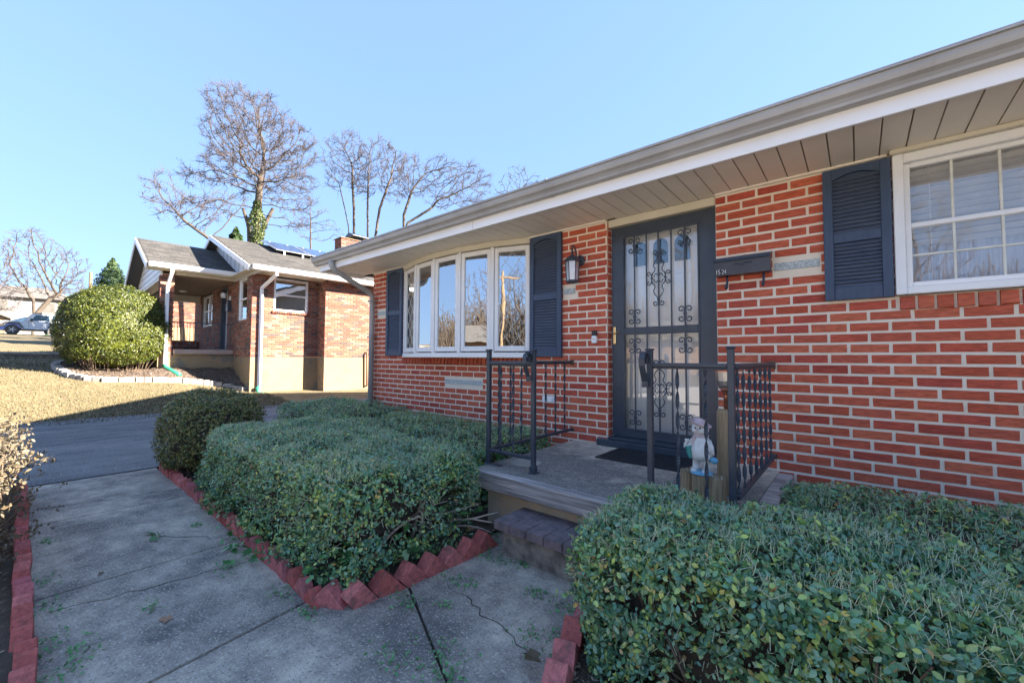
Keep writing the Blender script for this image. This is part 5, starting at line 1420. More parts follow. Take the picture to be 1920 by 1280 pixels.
nl.part('arm', MB().tube([(-15.93, YF - .002, 3.30), (-15.93, YF - .08, 3.36), (-15.93, YF - .14, 3.34), (-15.93, YF - .14, 3.30)], .015, 6), M['iron'])
nl.part('globe', MB().lathe((-15.93, YF - .14, 3.10), [(.05, 0), (.08, .05), (.085, .14), (.05, .18)], 10), M['white'], smooth=True)
nl.part('roof', MB().lathe((-15.93, YF - .14, 3.28), [(.10, 0), (.06, .05), (.015, .08)], 8), M['iron'])
# solar panels standing just off the east slope
def rz_(x): return RZ - SL * (x - RX)
ang = math.atan2(SL, 1)
for (y0, y1, x0, x1, lab) in ((4.86, 6.02, -17.02, -15.36, 'left blue solar panel on the neighbouring roof, nearest the gable'), (6.05, 7.24, -17.02, -15.36, 'right blue solar panel on the neighbouring roof, nearest the chimney')):
    xc = (x0 + x1) / 2; L = (x1 - x0) / math.cos(ang)
    t = Thing('rooftop_solar', (xc, (y0 + y1) / 2, rz_(xc)), lab, 'solar panel', 'solar panels on the neighbouring roof', rot=TH)
    R3 = Matrix.Rotation(ang, 3, 'Y'); c = Vector((xc, (y0 + y1) / 2, rz_(xc) + .15))
    t.part('cells', MB().obox(c + R3 @ Vector((0, 0, .018)), (L - .05, y1 - y0 - .05, .006), R3), M['solar'])
    t.part('frame', MB().obox(c, (L, y1 - y0, .03), R3), M['alu'])
    for yy in (y0 + .25, y1 - .3): t.part('bracket', MB().box(x1 - .06, x1 - .02, yy, yy + .05, rz_(x1) - .02, rz_(x1) + .14).box(x0 + .06, x0 + .1, yy, yy + .05, rz_(x0) - .05, rz_(x0) + .14), M['alu'])

# mulch bed and pale retaining blocks
pav = [(-13.35, 4.22), (-13.60, 4.15), (-14.08, 3.99), (-14.2, 3.63), (-14.1, 3.11), (-14.03, 2.74), (-14.1, 2.0), (-14.2, 1.43), (-14.42, 1.07), (-14.8, .83), (-15.36, .69), (-16.16, .64), (-16.82, .71), (-17.42, .91), (-17.9, 1.3)]
def in_bed(x, y):
    c = False; poly = pav + [(-18.2, 2.6), (-17.5, 3.2), (-14.6, 4.4)]
    j = len(poly) - 1
    for i in range(len(poly)):
        if (poly[i][1] > y) != (poly[j][1] > y) and x < (poly[j][0] - poly[i][0]) * (y - poly[i][1]) / (poly[j][1] - poly[i][1]) + poly[i][0]: c = not c
        j = i
    return c
ctl = [(x, y, hgt(x, y) + .09) for x, y in pav] + [(*l2w(-15.2, 3.6), .84), (*l2w(-15.2, 3.0), .85), (*l2w(-15.2, 2.3), .86), (*l2w(-15.2, 1.9), .86), (*l2w(-14.6, 3.66), .62), (*l2w(-14.1, 3.66), .42), (*l2w(-13.5, 3.66), .20), (-16.0, 1.6, 1.0), (-17.3, 1.6, 1.06), (-15.0, 2.2, .80)]
def bedz(x, y):
    sw = sz = 0
    for a, b, c in ctl:
        w = 1 / (((x - a) ** 2 + (y - b) ** 2) ** 1.5 + 1e-4); sw += w; sz += w * c
    return max(sz / sw, hgt(x, y) + .03)
gx = lin(-18.4, -13.3, .10); gy_ = lin(.5, 4.6, .10)
V = {}; vl = []; fl = []
def vid(i, j):
    if (i, j) not in V: V[(i, j)] = len(vl); vl.append((gx[i], gy_[j], bedz(gx[i], gy_[j]) + rnd.uniform(-.006, .012)))
    return V[(i, j)]
for i in range(len(gx) - 1):
    for j in range(len(gy_) - 1):
        if in_bed((gx[i] + gx[i + 1]) / 2, (gy_[j] + gy_[j + 1]) / 2): fl.append((vid(i, j), vid(i + 1, j), vid(i + 1, j + 1), vid(i, j + 1)))
mb = MB(); mb.v = vl; mb.f = fl
struct('mulch_bed', mb, M['mulch'], True)
rng = np.random.default_rng(77)
pts = [(x, y) for x, y in zip(rng.uniform(-18.2, -13.3, 16000), rng.uniform(.6, 4.4, 16000)) if in_bed(x, y)]
P_ = np.array([(x, y, bedz(x, y) + .018) for x, y in pts])
me = leaf_cloud('mulch_chips', P_, np.tile([.1, 0, 1.], (len(P_), 1)), .055, M['chip'], rng, .5, .5)
o = bpy.data.objects.new('mulch_chips', me); COL.objects.link(o); props(o, 'shredded brown bark mulch around the neighbouring porch', 'mulch', kind='stuff')
pe = Thing('paver_edging', (-14.1, 2.5, .5), 'curved line of pale retaining blocks round the neighbouring mulch bed', 'paver edging')
UWP = unit_block('paver', M['whitepaver'], .06)
its = []; r = random.Random(4)
seg = [(a, b, math.hypot(b[0] - a[0], b[1] - a[1])) for a, b in zip(pav[:-1], pav[1:])]
tot = sum(s[2] for s in seg); d = .1
while d < tot:
    w = r.choice((.16, .22, .16, .30)); q = d + w / 2
    for a, b, L in seg:
        if q <= L: break
        q -= L
    x = a[0] + (b[0] - a[0]) * q / L; y = a[1] + (b[1] - a[1]) * q / L
    its.append(((x, y, hgt(x, y) + .045), (r.uniform(-.04, .04), 0, math.atan2(b[1] - a[1], b[0] - a[0]) + r.uniform(-.06, .06)), (w - .012, .15, .15))); d += w + .005
pe.pieces('paver', its, UWP)
# the neighbour's low concrete entry step on the lawn
cs = Thing('garden_step', (-20.3, .3, 1.1), 'low dark concrete step in the shaded lawn left of the golden bush', 'step')
cs.part('tread', MB().bbox(-20.9, -19.7, -.35, 1.6, 1.22, 1.29, .02), M['concrete'])
cs.part('riser', MB().box(-20.85, -19.76, -.30, 1.55, .85, 1.219), M['stepbase'])

# ---------------------------------------------------------------- the next house seen through the porch
NX = Thing('brick_house', (-28.5, 5.5, 1.4), 'tan brick house beyond the neighbouring porch', 'house', rot=TH)
NX.part('wall', MB().box(-30.5, -27.013, 3.0, 10, 2.7, 5.2), M['nmortar'])
nxw = [o for o in NX.o.children][0]
its = []
for (u, z, du, dz) in brick_rows(3.2, 5.2, 2.7, 4.6, .0687, .205, 0, 2.701, .011): its.append(((-27.0 - .014, u, z), (0, 0, math.pi / 2), (du, .03, dz)))
NX.pieces('brick', its, UN, nxw)
NX.part('foundation', MB().box(-30.6, -26.98, 2.95, 10.05, .8, 2.699), M['ncream'])
NX.part('roof', MB().prism([(-26.5, 5.15), (-30.4, 6.3), (-31.0, 6.3), (-31.0, 5.15)], 1, 2.8, 10.4), M['roofdark'])

# ---------------------------------------------------------------- houses, cars and pole up the slope
g0 = hgt(-75, 0)
FH = Thing('white_house', (-76, -1, g0), 'distant white two storey house with grey hip roof behind the parked cars', 'house')
z0 = hgt(-74, 0)
wb_ = FH.part('wall', MB().box(-80, -74, -3.6, 4.6, z0 - .5, 8.05), M['siding'])
FH.part('roof', MB().add([(-73.4, -4.2, 7.9), (-73.4, 5.2, 7.9), (-80.6, 5.2, 7.9), (-80.6, -4.2, 7.9), (-77, -1.0, 9.5), (-77, 2.0, 9.5)], [(0, 1, 5, 4), (1, 2, 5), (2, 3, 4, 5), (3, 0, 4), (0, 3, 2, 1)]), M['farroof'])
for yy in (-1.4, 2.2, 3.9):
    w = FH.part('window', MB().box(-73.99, -73.93, yy - .55, yy + .55, 6.25, 7.55), M['siding'])
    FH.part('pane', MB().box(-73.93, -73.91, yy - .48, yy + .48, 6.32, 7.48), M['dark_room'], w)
for i in range(14): pass
clap = MB()
for i in range(13): clap.box(-74.0, -73.98, -3.6, 4.6, z0 + 1.2 + i * .25, z0 + 1.22 + i * .25)
FH.part('clapboard_joint', clap, M['farroof'])
LH = Thing('low_house', (-66, -3.2, hgt(-66, -3)), 'low tan brick house with pale gable at the far left', 'house')
lz = hgt(-66, -3)
LH.part('wall', MB().box(-70, -64, -6.5, -1.0, lz - .5, 4.95), M['farbrick'])
LH.part('gable', MB().prism([(-4.6, 4.95), (-2.8, 5.75), (-1.0, 4.95)], 0, -64, -63.9), M['siding'])
LH.part('roof', MB().prism([(-7.4, 4.9), (-2.8, 5.85), (-.6, 4.85), (-.6, 4.98), (-2.8, 6.0), (-7.4, 5.05)], 0, -70.4, -63.6), M['farroof'])

def wheel(t, x, y, z, r, wd, side=1):
    w = t.part('wheel', MB().lathe((x, y, z), [(r * .62, -wd / 2), (r * .94, -wd / 2), (r, -wd * .3), (r, wd * .3), (r * .94, wd / 2), (r * .62, wd / 2)], 22, ax=0), M['tyre'], smooth=False)
    t.part('rim', MB().lathe((x + side * wd * .42, y, z), [(r * .60, -.02), (r * .60, .01), (r * .52, .0)], 18, ax=0), M['alu'], w)
    hb = MB().lathe((x + side * (wd * .42 + .012), y, z), [(r * .16, -.02), (r * .14, .03)], 10, ax=0)
    for i in range(5):
        a = 2 * math.pi * i / 5
        hb.obox((x + side * (wd * .42 + .012), y + math.cos(a) * r * .33, z + math.sin(a) * r * .33), (.02, r * .42, r * .13), Matrix.Rotation(a, 3, 'X'))
    t.part('hub', hb, M['alu'], w)
gz = hgt(-51, .5)
JX = -51.0
J = Thing('parked_car', (JX - .8, 1.6, gz), 'silver white two door off road car on the lawn, half hidden by the golden bush', 'car')
wy0, wy1, wr = -.36, 2.02, .39
body = [(-.98, gz + .62), (-.98, gz + .98), (-.86, gz + 1.04), (.55, gz + 1.08), (.62, gz + 1.10), (3.02, gz + 1.10), (3.02, gz + .42), (2.45, gz + .42), (2.45, gz + .62), (2.2, gz + .86), (1.84, gz + .86), (1.55, gz + .42), (.12, gz + .42), (-.05, gz + .80), (-.2, gz + .86), (-.62, gz + .86), (-.78, gz + .60)]
J.part('body', MB().prism(body, 0, JX - 1.55, JX), M['carwhite'])
J.part('bonnet', MB().prism([(-.95, gz + .985), (-.86, gz + 1.045), (.55, gz + 1.115), (.55, gz + 1.085)], 0, JX - 1.3, JX - .2), M['carwhite'])
J.part('fender_flare', MB().prism([(-.98, gz + .60), (-.98, gz + .72), (-.72, gz + .98), (-.02, gz + .98), (.24, gz + .50), (.14, gz + .50), (-.08, gz + .86), (-.66, gz + .86), (-.86, gz + .60)], 0, JX, JX + .12), M['trim'])
J.part('fender_flare', MB().prism([(1.46, gz + .60), (1.70, gz + .98), (2.36, gz + .98), (2.62, gz + .60), (2.50, gz + .60), (2.28, gz + .86), (1.78, gz + .86), (1.58, gz + .60)], 0, JX, JX + .12), M['trim'])
J.part('cabin', MB().prism([(0.250, gz + 1.10), (0.650, gz + 1.68), (0.720, gz + 1.73), (2.920, gz + 1.73), (3.000, gz + 1.66), (3.020, gz + 1.10)], 0, JX - 1.45, JX - .06), M['carwhite'])
J.part('hard_top', MB().prism([(0.650, gz + 1.70), (0.720, gz + 1.77), (2.920, gz + 1.78), (3.020, gz + 1.70)], 0, JX - 1.48, JX - .04), M['trim'])
J.part('side_window', MB().prism([(0.610, gz + 1.14), (0.830, gz + 1.60), (1.570, gz + 1.60), (1.570, gz + 1.14)], 0, JX - .06, JX - .045), M['carglass'])
J.part('side_window', MB().prism([(1.750, gz + 1.16), (1.750, gz + 1.60), (2.490, gz + 1.60), (2.530, gz + 1.16)], 0, JX - .06, JX - .045), M['carglass'])
J.part('windscreen', MB().prism([(0.230, gz + 1.14), (0.270, gz + 1.14), (0.640, gz + 1.66), (0.600, gz + 1.66)], 0, JX - 1.38, JX - .12), M['carglass'])
J.part('door_seam', MB().prism([(0.470, gz + .48), (0.485, gz + .48), (0.485, gz + 1.10), (0.470, gz + 1.10)], 0, JX, JX + .004).prism([(1.570, gz + .86), (1.585, gz + .86), (1.640, gz + 1.10), (1.625, gz + 1.10)], 0, JX, JX + .004), M['trim'])
J.part('door_handle', MB().bbox(JX, JX + .03, 1.36, 1.52, gz + 1.0, gz + 1.07, .005), M['darkpaint'])
J.part('mirror', MB().bbox(JX, JX + .2, .54, .68, gz + 1.08, gz + 1.28, .02), M['darkpaint'])
J.part('rocker', MB().bbox(JX - .02, JX + .05, .20, 1.50, gz + .36, gz + .44, .01), M['trim'])
J.part('bumper', MB().bbox(JX - 1.6, JX + .02, -1.14, -.98, gz + .46, gz + .62, .02), M['trim'])
J.part('headlight', MB().lathe((JX - .3, -.99, gz + .84), [(.10, -.02), (.10, .02)], 12, ax=1), M['white'])
J.part('turn_signal', MB().bbox(JX - .12, JX + .10, -1.02, -.86, gz + .72, gz + .82, .01), M['amber'])
for sx in (JX - .12, JX - 1.42):
    for wy in (wy0, wy1): wheel(J, sx, wy, gz + wr - .02, wr, .24, 1 if sx > JX - 1 else -1)
BX_ = -54.2; bz = hgt(BX_, 0)
B = Thing('parked_car', (BX_, -.6, bz), 'dark blue low car parked just behind the silver white one', 'car')
bp_ = [(-3.0, bz + .35), (-3.02, bz + .78), (-1.9, bz + .92), (-.65, bz + 1.02), (.35, bz + 1.46), (1.5, bz + 1.50), (2.3, bz + 1.05), (2.7, bz + .98), (2.7, bz + .35)]
B.part('body', MB().prism(bp_, 0, BX_ - 1.7, BX_), M['carblue'])
B.part('side_window', MB().prism([(-.45, bz + 1.06), (.36, bz + 1.40), (1.42, bz + 1.43), (1.95, bz + 1.08)], 0, BX_, BX_ + .012), M['carglass'])
B.part('windscreen', MB().prism([(-.72, bz + 1.035), (-.66, bz + 1.035), (.32, bz + 1.475), (.26, bz + 1.475)], 0, BX_ - 1.5, BX_ - .15), M['carglass'])
B.part('headlight', MB().bbox(BX_ - .05, BX_ + .015, -2.98, -2.7, bz + .66, bz + .78, .01), M['white'])
for wy in (-2.1, 1.7): wheel(B, BX_ - .1, wy, bz + .32, .33, .22)

# ---------------------------------------------------------------- trees
def at(az, D, t=0):
    a = math.radians(az); return (-math.sin(a) * D + math.cos(a) * t, math.cos(a) * D + math.sin(a) * t)

def grow(trunk, blobs, n_attr, step, seed, kill=1.6, infl=9, iters=160, wob=.18, shell=.45):
    rng = np.random.default_rng(seed)
    vol = np.array([b[3] * b[4] * b[5] for b in blobs]); cnt = (n_attr * vol / vol.sum()).astype(int) + 8
    A = []
    for b, c in zip(blobs, cnt):
        d = rng.normal(0, 1, (c, 3)); d /= np.linalg.norm(d, axis=1)[:, None]
        A.append(np.array(b[:3]) + d * (rng.uniform(shell ** 3, 1, (c, 1)) ** (1 / 3)) * np.array(b[3:6]))
    A = np.concatenate(A)
    nodes = []; par = []
    for path in trunk:
        start = path[0]
        if isinstance(start, int): prev = start; pts = path[1:]; last = np.array(nodes[prev])
        else:
            nodes.append(np.array(start, float)); par.append(-1); prev = len(nodes) - 1; pts = path[1:]; last = nodes[prev]
        for p in pts:
            p = np.array(p, float); k = max(1, int(np.linalg.norm(p - last) / step))
            for i in range(1, k + 1):
                nodes.append(last + (p - last) * i / k + rng.normal(0, .03 * step, 3)); par.append(prev); prev = len(nodes) - 1
            last = p
    N = np.array(nodes); dn = np.full(len(A), 1e9); ni = np.zeros(len(A), int)
    def upd(lo):
        nonlocal dn, ni
        for s in range(lo, len(N), 400):
            D = np.linalg.norm(A[:, None] - N[None, s:s + 400], axis=2); m = D.argmin(1); v = D[np.arange(len(A)), m]
            b = v < dn; dn[b] = v[b]; ni[b] = m[b] + s
    upd(0)
    for it in range(iters):
        if len(A) == 0: break
        act = dn < infl * step if it > 3 else dn < 1e8
        if not act.any(): break
        u = np.unique(ni[act]); new = []; np_ = []
        D = A - N[ni]; D /= np.linalg.norm(D, axis=1)[:, None] + 1e-9
        acc = np.zeros_like(N); np.add.at(acc, ni[act], D[act])
        for i in u:
            d = acc[i]; 
            if par[i] >= 0: d = d / (np.linalg.norm(d) + 1e-9) + .35 * (N[i] - N[par[i]]) / step
            d = d / (np.linalg.norm(d) + 1e-9) + rng.normal(0, wob, 3); d /= np.linalg.norm(d) + 1e-9
            new.append(N[i] + d * step); np_.append(i)
        lo = len(N); N = np.concatenate([N, np.array(new)]); par += np_
        upd(lo)
        k = dn > kill * step; A = A[k]; dn = dn[k]; ni = ni[k]
    return N, np.array(par), rng

def tree(name, label, base, trunk, blobs, n_attr=900, step=.38, seed=1, r_tip=.009, expo=1.98, rmin_trunk=.035, budcol=True, bark='bark', twig_len=.45, twigs=3,
         group='bare winter trees', min_r=None, extra=None, sides=6, shell=.45):
    N, par, rng = grow(trunk, blobs, n_attr, step, seed, shell=shell)
    n = len(N); r = np.zeros(n); nch = np.zeros(n, int)
    for i in range(n):
        if par[i] >= 0: nch[par[i]] += 1
    r[nch == 0] = r_tip ** expo
    order = np.arange(n)[::-1]
    for i in order:
        if par[i] >= 0: r[par[i]] += r[i]
    r = np.maximum(r, 1e-12) ** (1 / expo)
    t = Thing(name, base, label, 'tree', group)
    off = np.array(base)
    e = np.where(par >= 0)[0]
    A, B = N[par[e]] - off, N[e] - off; ra, rb = np.minimum(r[par[e]], r[e] * 1.25), r[e]
    big = rb > rmin_trunk
    t.mesh_part('trunk', sticks('trunk', A[big] - (B[big] - A[big]) * .08, B[big], ra[big], M[bark], 8, rb[big]), offset=False)
    t.mesh_part('branches', sticks('branches', A[~big] - (B[~big] - A[~big]) * .05, B[~big], ra[~big], M['bark' if bark == 'bark' else 'bark_pale'], 4, rb[~big]), kind='stuff', offset=False)
    tips = np.where((nch == 0) | (r < r_tip * 1.9))[0]
    tips = tips[par[tips] >= 0]
    T0 = []; T1 = []; Rr_ = []
    P = N[tips]; Dd = P - N[par[tips]]; Dd /= np.linalg.norm(Dd, axis=1)[:, None] + 1e-9
    for k in range(twigs):
        d = Dd + rng.normal(0, .55, P.shape) + np.array([0, 0, .15]); d /= np.linalg.norm(d, axis=1)[:, None]
        L = twig_len * rng.uniform(.4, 1.1, (len(P), 1)); st = P - Dd * step * rng.uniform(0, .9, (len(P), 1))
        mid = st + d * L * .5; end = mid + (d + rng.normal(0, .35, P.shape)) * L * .5
        T0 += [st, mid]; T1 += [mid, end]; Rr_ += [np.full(len(P), r_tip * .8), np.full(len(P), r_tip * .65)]
        d2 = d + rng.normal(0, .6, P.shape); d2 /= np.linalg.norm(d2, axis=1)[:, None]
        T0.append(mid); T1.append(mid + d2 * L * .45); Rr_.append(np.full(len(P), r_tip * .65))
    T0 = np.concatenate(T0) - off; T1 = np.concatenate(T1) - off; Rr_ = np.concatenate(Rr_)
    t.mesh_part('crown', sticks('crown', T0, T1, Rr_, M['bud' if budcol else 'twig'], 3), kind='stuff', offset=False)
    return t, N, r

def blobs_at(az, D, lst, depth=.8):
    out = []
    for (tt, z, rt, rz) in lst:
        x, y = at(az, D, tt); out.append((x, y, z, rt, rt * depth if rt > 1 else rt, rz))
    return out
def P3(az, D, tt, z, dr=0):
    x, y = at(az, D + dr, tt); return (x, y, z)
# tall ivy clad tree
az, D = 71.8, 30
g = hgt(*at(az, D))
tr, N, r = tree('bare_tree', 'tallest spreading bare tree with ivy clad trunk behind the neighbouring roof', P3(az, D, 0, g),
    [[P3(az, D, 0, g - .3), P3(az, D, -.1, 6), P3(az, D, -.1, 10.3), P3(az, D, .05, 12.6)]],
    blobs_at(az, D, [(-.5, 14.9, 3.3, 2.5), (-.2, 13.2, 3.6, 2.0), (1.9, 12.0, 1.9, 1.4), (-2.9, 12.0, 1.6, .9), (-1.4, 16.3, 2.4, 1.3), (1.9, 14.6, 1.9, 1.8), (-2.6, 10.2, 1.6, .6), (2.0, 10.0, 1.5, .7)]),
    3400, .27, 3, r_tip=.011, twigs=7, twig_len=.46, shell=.35)
rng = np.random.default_rng(9); n = 9000
zz = rng.uniform(g, 10.9, n); aa2 = rng.uniform(0, 6.28, n); rad = (.42 + .10 * np.sin(zz * 2.1)) * rng.uniform(.8, 1.15, n) * np.clip((11.4 - zz) / 2, .55, 1)
cx, cy = at(az, D, -.1)
P_ = np.stack([cx + np.cos(aa2) * rad, cy + np.sin(aa2) * rad, zz], 1); Nn = np.stack([np.cos(aa2), np.sin(aa2), np.zeros(n)], 1)
tr.mesh_part('ivy', leaf_cloud('ivy', P_ - np.array(tr.base), Nn, .13, M['ivyp'], rng, .7), kind='stuff', offset=False)
st1 = MB().tube([P3(az, D, -.35, 6.5), P3(az, D, -.50, 9.2), P3(az, D, -.85, 10.3)], [.16, .13, .08], 8).tube([P3(az, D, .2, 9.2), P3(az, D, .75, 10.6)], [.13, .10], 8)
tr.part('broken_limb', st1, M['bark'])
az, D = 75.8, 26; g = hgt(*at(az, D))
tree('bare_tree', 'low leaning bare tree arching left behind the porch gable', P3(az, D, -.2, g), [[P3(az, D, .6, g - .3), P3(az, D, .3, 5), P3(az, D, -.3, 7.2), P3(az, D, -1.3, 7.9), P3(az, D, -1.9, 8.6)]],
     blobs_at(az, D, [(-2.3, 9.2, .9, 1.1), (-1.5, 8.5, 1.3, .9), (-.2, 8.8, 1.1, .8), (.6, 9.3, .8, .8)], 1), 800, .23, 4, r_tip=.0105, twigs=4, twig_len=.4, bark='bark_pale')
az, D = 61.2, 34; g = hgt(*at(az, D))
tree('bare_tree', 'upright bare tree with two close stems above the chimney', P3(az, D, 0, g), [[P3(az, D, -.1, g - .3), P3(az, D, -.1, 7), P3(az, D, -.4, 11.5), P3(az, D, -1.1, 14.5)], [P3(az, D, .15, g - .2), P3(az, D, .1, 8), P3(az, D, .0, 12.5), P3(az, D, -.2, 16)]],
     blobs_at(az, D, [(-1.5, 16.2, 1.0, 2.4), (-.4, 16.6, 1.2, 2.5), (.5, 15.6, .9, 2.0)], 1), 1400, .27, 5, r_tip=.011, twigs=5, twig_len=.5)
az, D = 59.0, 34; g = hgt(*at(az, D))
tree('bare_tree', 'twin stemmed bare tree just right of the chimney', P3(az, D, 0, g), [[P3(az, D, -.25, g - .3), P3(az, D, -.2, 8), P3(az, D, -.3, 12.5), P3(az, D, -.3, 15)], [P3(az, D, .15, g - .2), P3(az, D, .1, 9), P3(az, D, .6, 13), P3(az, D, 1.2, 15)]],
     blobs_at(az, D, [(-.4, 15.9, 1.1, 2.6), (.6, 16.7, 1.5, 2.3), (1.7, 15.8, 1.4, 2.3), (2.1, 17.2, .9, .9)], 1), 1500, .27, 6, r_tip=.011, twigs=5, twig_len=.5)
az, D = 55.4, 32; g = hgt(*at(az, D))
tree('bare_tree', 'wide fanning bare tree leaning right above the tan gutter', P3(az, D, 0, g), [[P3(az, D, -.2, g - .3), P3(az, D, -.1, 9), P3(az, D, .6, 11.4), P3(az, D, 2.2, 12.6)], [P3(az, D, .0, g - .2), P3(az, D, .3, 9), P3(az, D, .3, 12), P3(az, D, .9, 14.0)]],
     blobs_at(az, D, [(1.0, 15.0, 1.7, 1.8), (3.2, 14.7, 2.1, 2.1), (5.3, 14.8, 1.6, 2.1), (6.4, 14.7, .9, 1.6)]), 1900, .27, 7, r_tip=.011, twigs=5, twig_len=.5, bark='bark_pale')
az, D = 66.2, 30; g = hgt(*at(az, D))
tree('bare_tree', 'slender pale young tree above the solar panels', P3(az, D, 0, g), [[P3(az, D, 0, g - .3), P3(az, D, 0, 9.0), P3(az, D, -.05, 10.6)]],
     blobs_at(az, D, [(-.2, 10.4, .9, 1.6), (.6, 10.7, .8, 1.2), (-.3, 9.4, 1.1, .7), (1.4, 9.8, 1.0, .7)], 1), 300, .28, 8, r_tip=.010, twigs=2, twig_len=.35, budcol=False, bark='bark_pale')
az, D = 38.8, 34; g = hgt(*at(az, D))
tree('bare_tree', 'sparse bare treetop rising behind the middle of the tan gutter', P3(az, D, 0, g), [[P3(az, D, -.1, g - .3), P3(az, D, -.1, 13.5)]],
     blobs_at(az, D, [(-.3, 16.0, 1.2, 1.5), (1.3, 15.6, 1.2, .9), (-1.6, 15.2, .8, .9)], 1), 420, .28, 9, r_tip=.0115, twigs=2, twig_len=.4, budcol=False)
az, D = 89.1, 62; g = hgt(*at(az, D))
tree('bare_tree', 'broad pale bare tree standing behind the silver white car', P3(az, D, 0, g), [[P3(az, D, -.1, g - .3), P3(az, D, -.1, 5.4), P3(az, D, -.2, 6.8)], [P3(az, D, -.1, 5.0), P3(az, D, .9, 6.9), P3(az, D, 1.6, 7.6)]],
     blobs_at(az, D, [(-.6, 11.0, 1.9, 3.0), (1.7, 10.3, 1.9, 2.5), (1.9, 8.0, 2.2, 1.3), (-1.6, 8.4, 1.5, 1.4)], 1), 1300, .3, 10, r_tip=.018, twigs=3, twig_len=.5, bark='bark_pale', budcol=False)
az, D = 91.7, 58; g = hgt(*at(az, D))
tree('bare_tree', 'dark bare tree cut by the left picture edge', P3(az, D, 0, g), [[P3(az, D, -.6, g - .3), P3(az, D, -.5, 6.0)]],
     blobs_at(az, D, [(.0, 9.2, 1.5, 2.6), (.7, 6.6, 1.5, 1.9), (-1.2, 8, 1.6, 2.2)], 1), 1000, .3, 11, r_tip=.018, twigs=3, twig_len=.5)
def conifer(label, az, D, top, rad, seed, bottom=None):
    x, y = at(az, D); g = hgt(x, y); g0 = bottom if bottom else g + .4
    t = Thing('conifer', (x, y, g), label, 'tree')
    t.part('trunk', MB().tube([(x, y, g - .2), (x, y, top - .2)], [.14, .03], 7), M['bark'])
    rng = np.random.default_rng(seed); n = 14000
    f = rng.power(1.6, n); f = 1 - f; zz = g0 + (top - g0) * f
    layer = np.abs(((zz * 2.2) % 1) - .5) * 2
    R_ = rad * (1 - f) ** .85 * (.62 + .38 * layer) * rng.uniform(.35, 1.08, n) ** .5
    a = rng.uniform(0, 6.28, n); R_ *= 1 + .22 * np.sin(a * 5 + zz * 3)
    P_ = np.stack([np.cos(a) * R_, np.sin(a) * R_, zz - g - .12 * R_], 1); Nn = np.stack([np.cos(a), np.sin(a), np.full(n, .6)], 1)
    t.mesh_part('crown', leaf_cloud('crown', P_, Nn, .20, M['conifer'], rng, .6, .7), kind='stuff', offset=False)
conifer('dense green conifer beside the porch gable', 84.2, 46, 9.1, 3.0, 4)
conifer('tiny dark evergreen top peeking over the neighbouring ridge', 74.0, 34, 10.1, .75, 5, 8.6)
px_, py_ = at(85.7, 55); pg = hgt(px_, py_)
up = Thing('utility_pole', (px_, py_, pg), 'short wooden pole behind the golden bush', 'pole')
up.part('pole', MB().tube([(px_, py_, pg - .3), (px_, py_, 9.0)], [.14, .11], 10), M['polewood'])

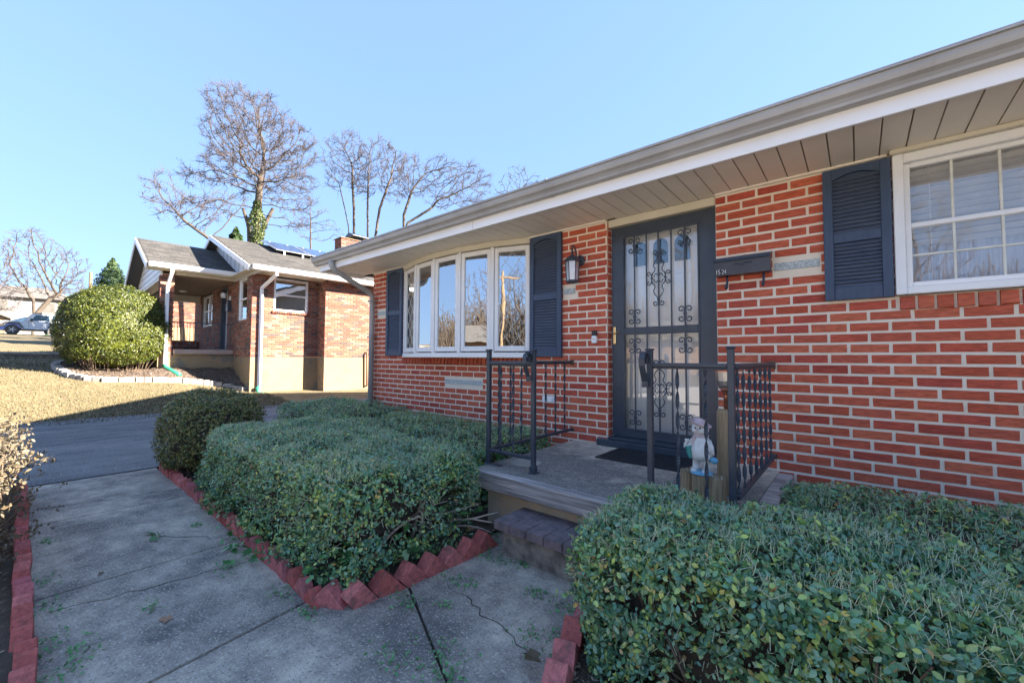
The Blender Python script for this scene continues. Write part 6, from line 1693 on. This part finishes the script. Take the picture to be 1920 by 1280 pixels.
# across the street: what the bow window and the front windows mirror
tp = [(-9.5, -24), (-14, -20), (-4, -27), (2, -25), (9, -22), (-21, -19), (16, -26)]
k = 0
N_, par_, _ = None, None, None
first, _, _ = tree('bare_tree', 'bare tree across the street, mirrored in the bow window', (tp[0][0], tp[0][1], 0), [[(tp[0][0], tp[0][1], -.2), (tp[0][0], tp[0][1], 3.0)]],
    [(tp[0][0], tp[0][1], 7, 3.2, 3.2, 3.4)], 700, .45, 12, r_tip=.02, twigs=2, twig_len=.6, group='trees across the street')
for q, (x, y) in enumerate(tp[1:]):
    c = first.o.copy(); COL.objects.link(c); c.location = (x, y, 0); c.rotation_euler = (0, 0, q * 1.3); s = .8 + .12 * (q % 4); c.scale = (s, s, s)
    c['label'] = ['bare tree across the street at the far left of the row', 'bare tree across the street nearest the utility pole', 'largest bare tree across the street facing the black door', 'bare tree across the street right of the door', 'leftmost bare tree across the street beyond the driveway', 'last bare tree across the street on the right'][q]
    for chd in first.o.children:
        d = chd.copy(); COL.objects.link(d); d.parent = c
rng = np.random.default_rng(40); n = 5200
X_ = rng.uniform(-60, 40, n); Y_ = rng.uniform(-48, -34, n); H_ = rng.uniform(2.5, 8.5, n)
A_ = np.stack([X_, Y_, np.zeros(n)], 1); B_ = A_ + np.stack([rng.normal(0, .8, n), rng.normal(0, .8, n), H_], 1)
C0 = A_ + (B_ - A_) * rng.uniform(.3, .95, (n, 1)); C1 = C0 + rng.normal(0, 1.1, (n, 3)) + np.array([0, 0, .6])
C2 = A_ + (B_ - A_) * rng.uniform(.3, .95, (n, 1)); C3 = C2 + rng.normal(0, 1.1, (n, 3)) + np.array([0, 0, .6])
me = sticks('woods', np.concatenate([A_, C0, C2]), np.concatenate([B_, C1, C3]), np.concatenate([np.full(n, .07), np.full(2 * n, .035)]), M['bark_pale'], 3)
o = bpy.data.objects.new('woods', me); COL.objects.link(o); props(o, 'brown winter woods across the street, mirrored in the windows', 'woods', kind='stuff')
ph = Thing('low_house', (-16, -30, 0), 'plain low brick house across the street, mirrored in the windows', 'house')
ph.part('wall', MB().box(-22, -10, -34, -28, -.2, 2.8), M['farbrick'])
ph.part('roof', MB().prism([(-35, 2.7), (-31, 4.6), (-27.3, 2.7)], 0, -22.6, -9.4), M['farroof'])
wh = Thing('white_house', (5, -24, 0), 'plain white sided house across the street facing the door', 'house')
wh.part('wall', MB().box(-3, 12, -28, -21, -.2, 3.2), M['siding']); wh.part('roof', MB().prism([(-29, 3.1), (-24.5, 5.2), (-20.3, 3.1)], 0, -3.6, 12.6), M['farroof'])
upp = Thing('utility_pole', (-5.6, -20, 0), 'tall utility pole with one crossarm across the street', 'pole')
upp.part('pole', MB().tube([(-5.6, -20, -.2), (-5.6, -20, 7.2)], [.11, .09], 10), M['polewood'])
upp.part('crossarm', MB().box(-6.8, -4.4, -20.06, -19.94, 6.6, 6.72), M['polewood'])
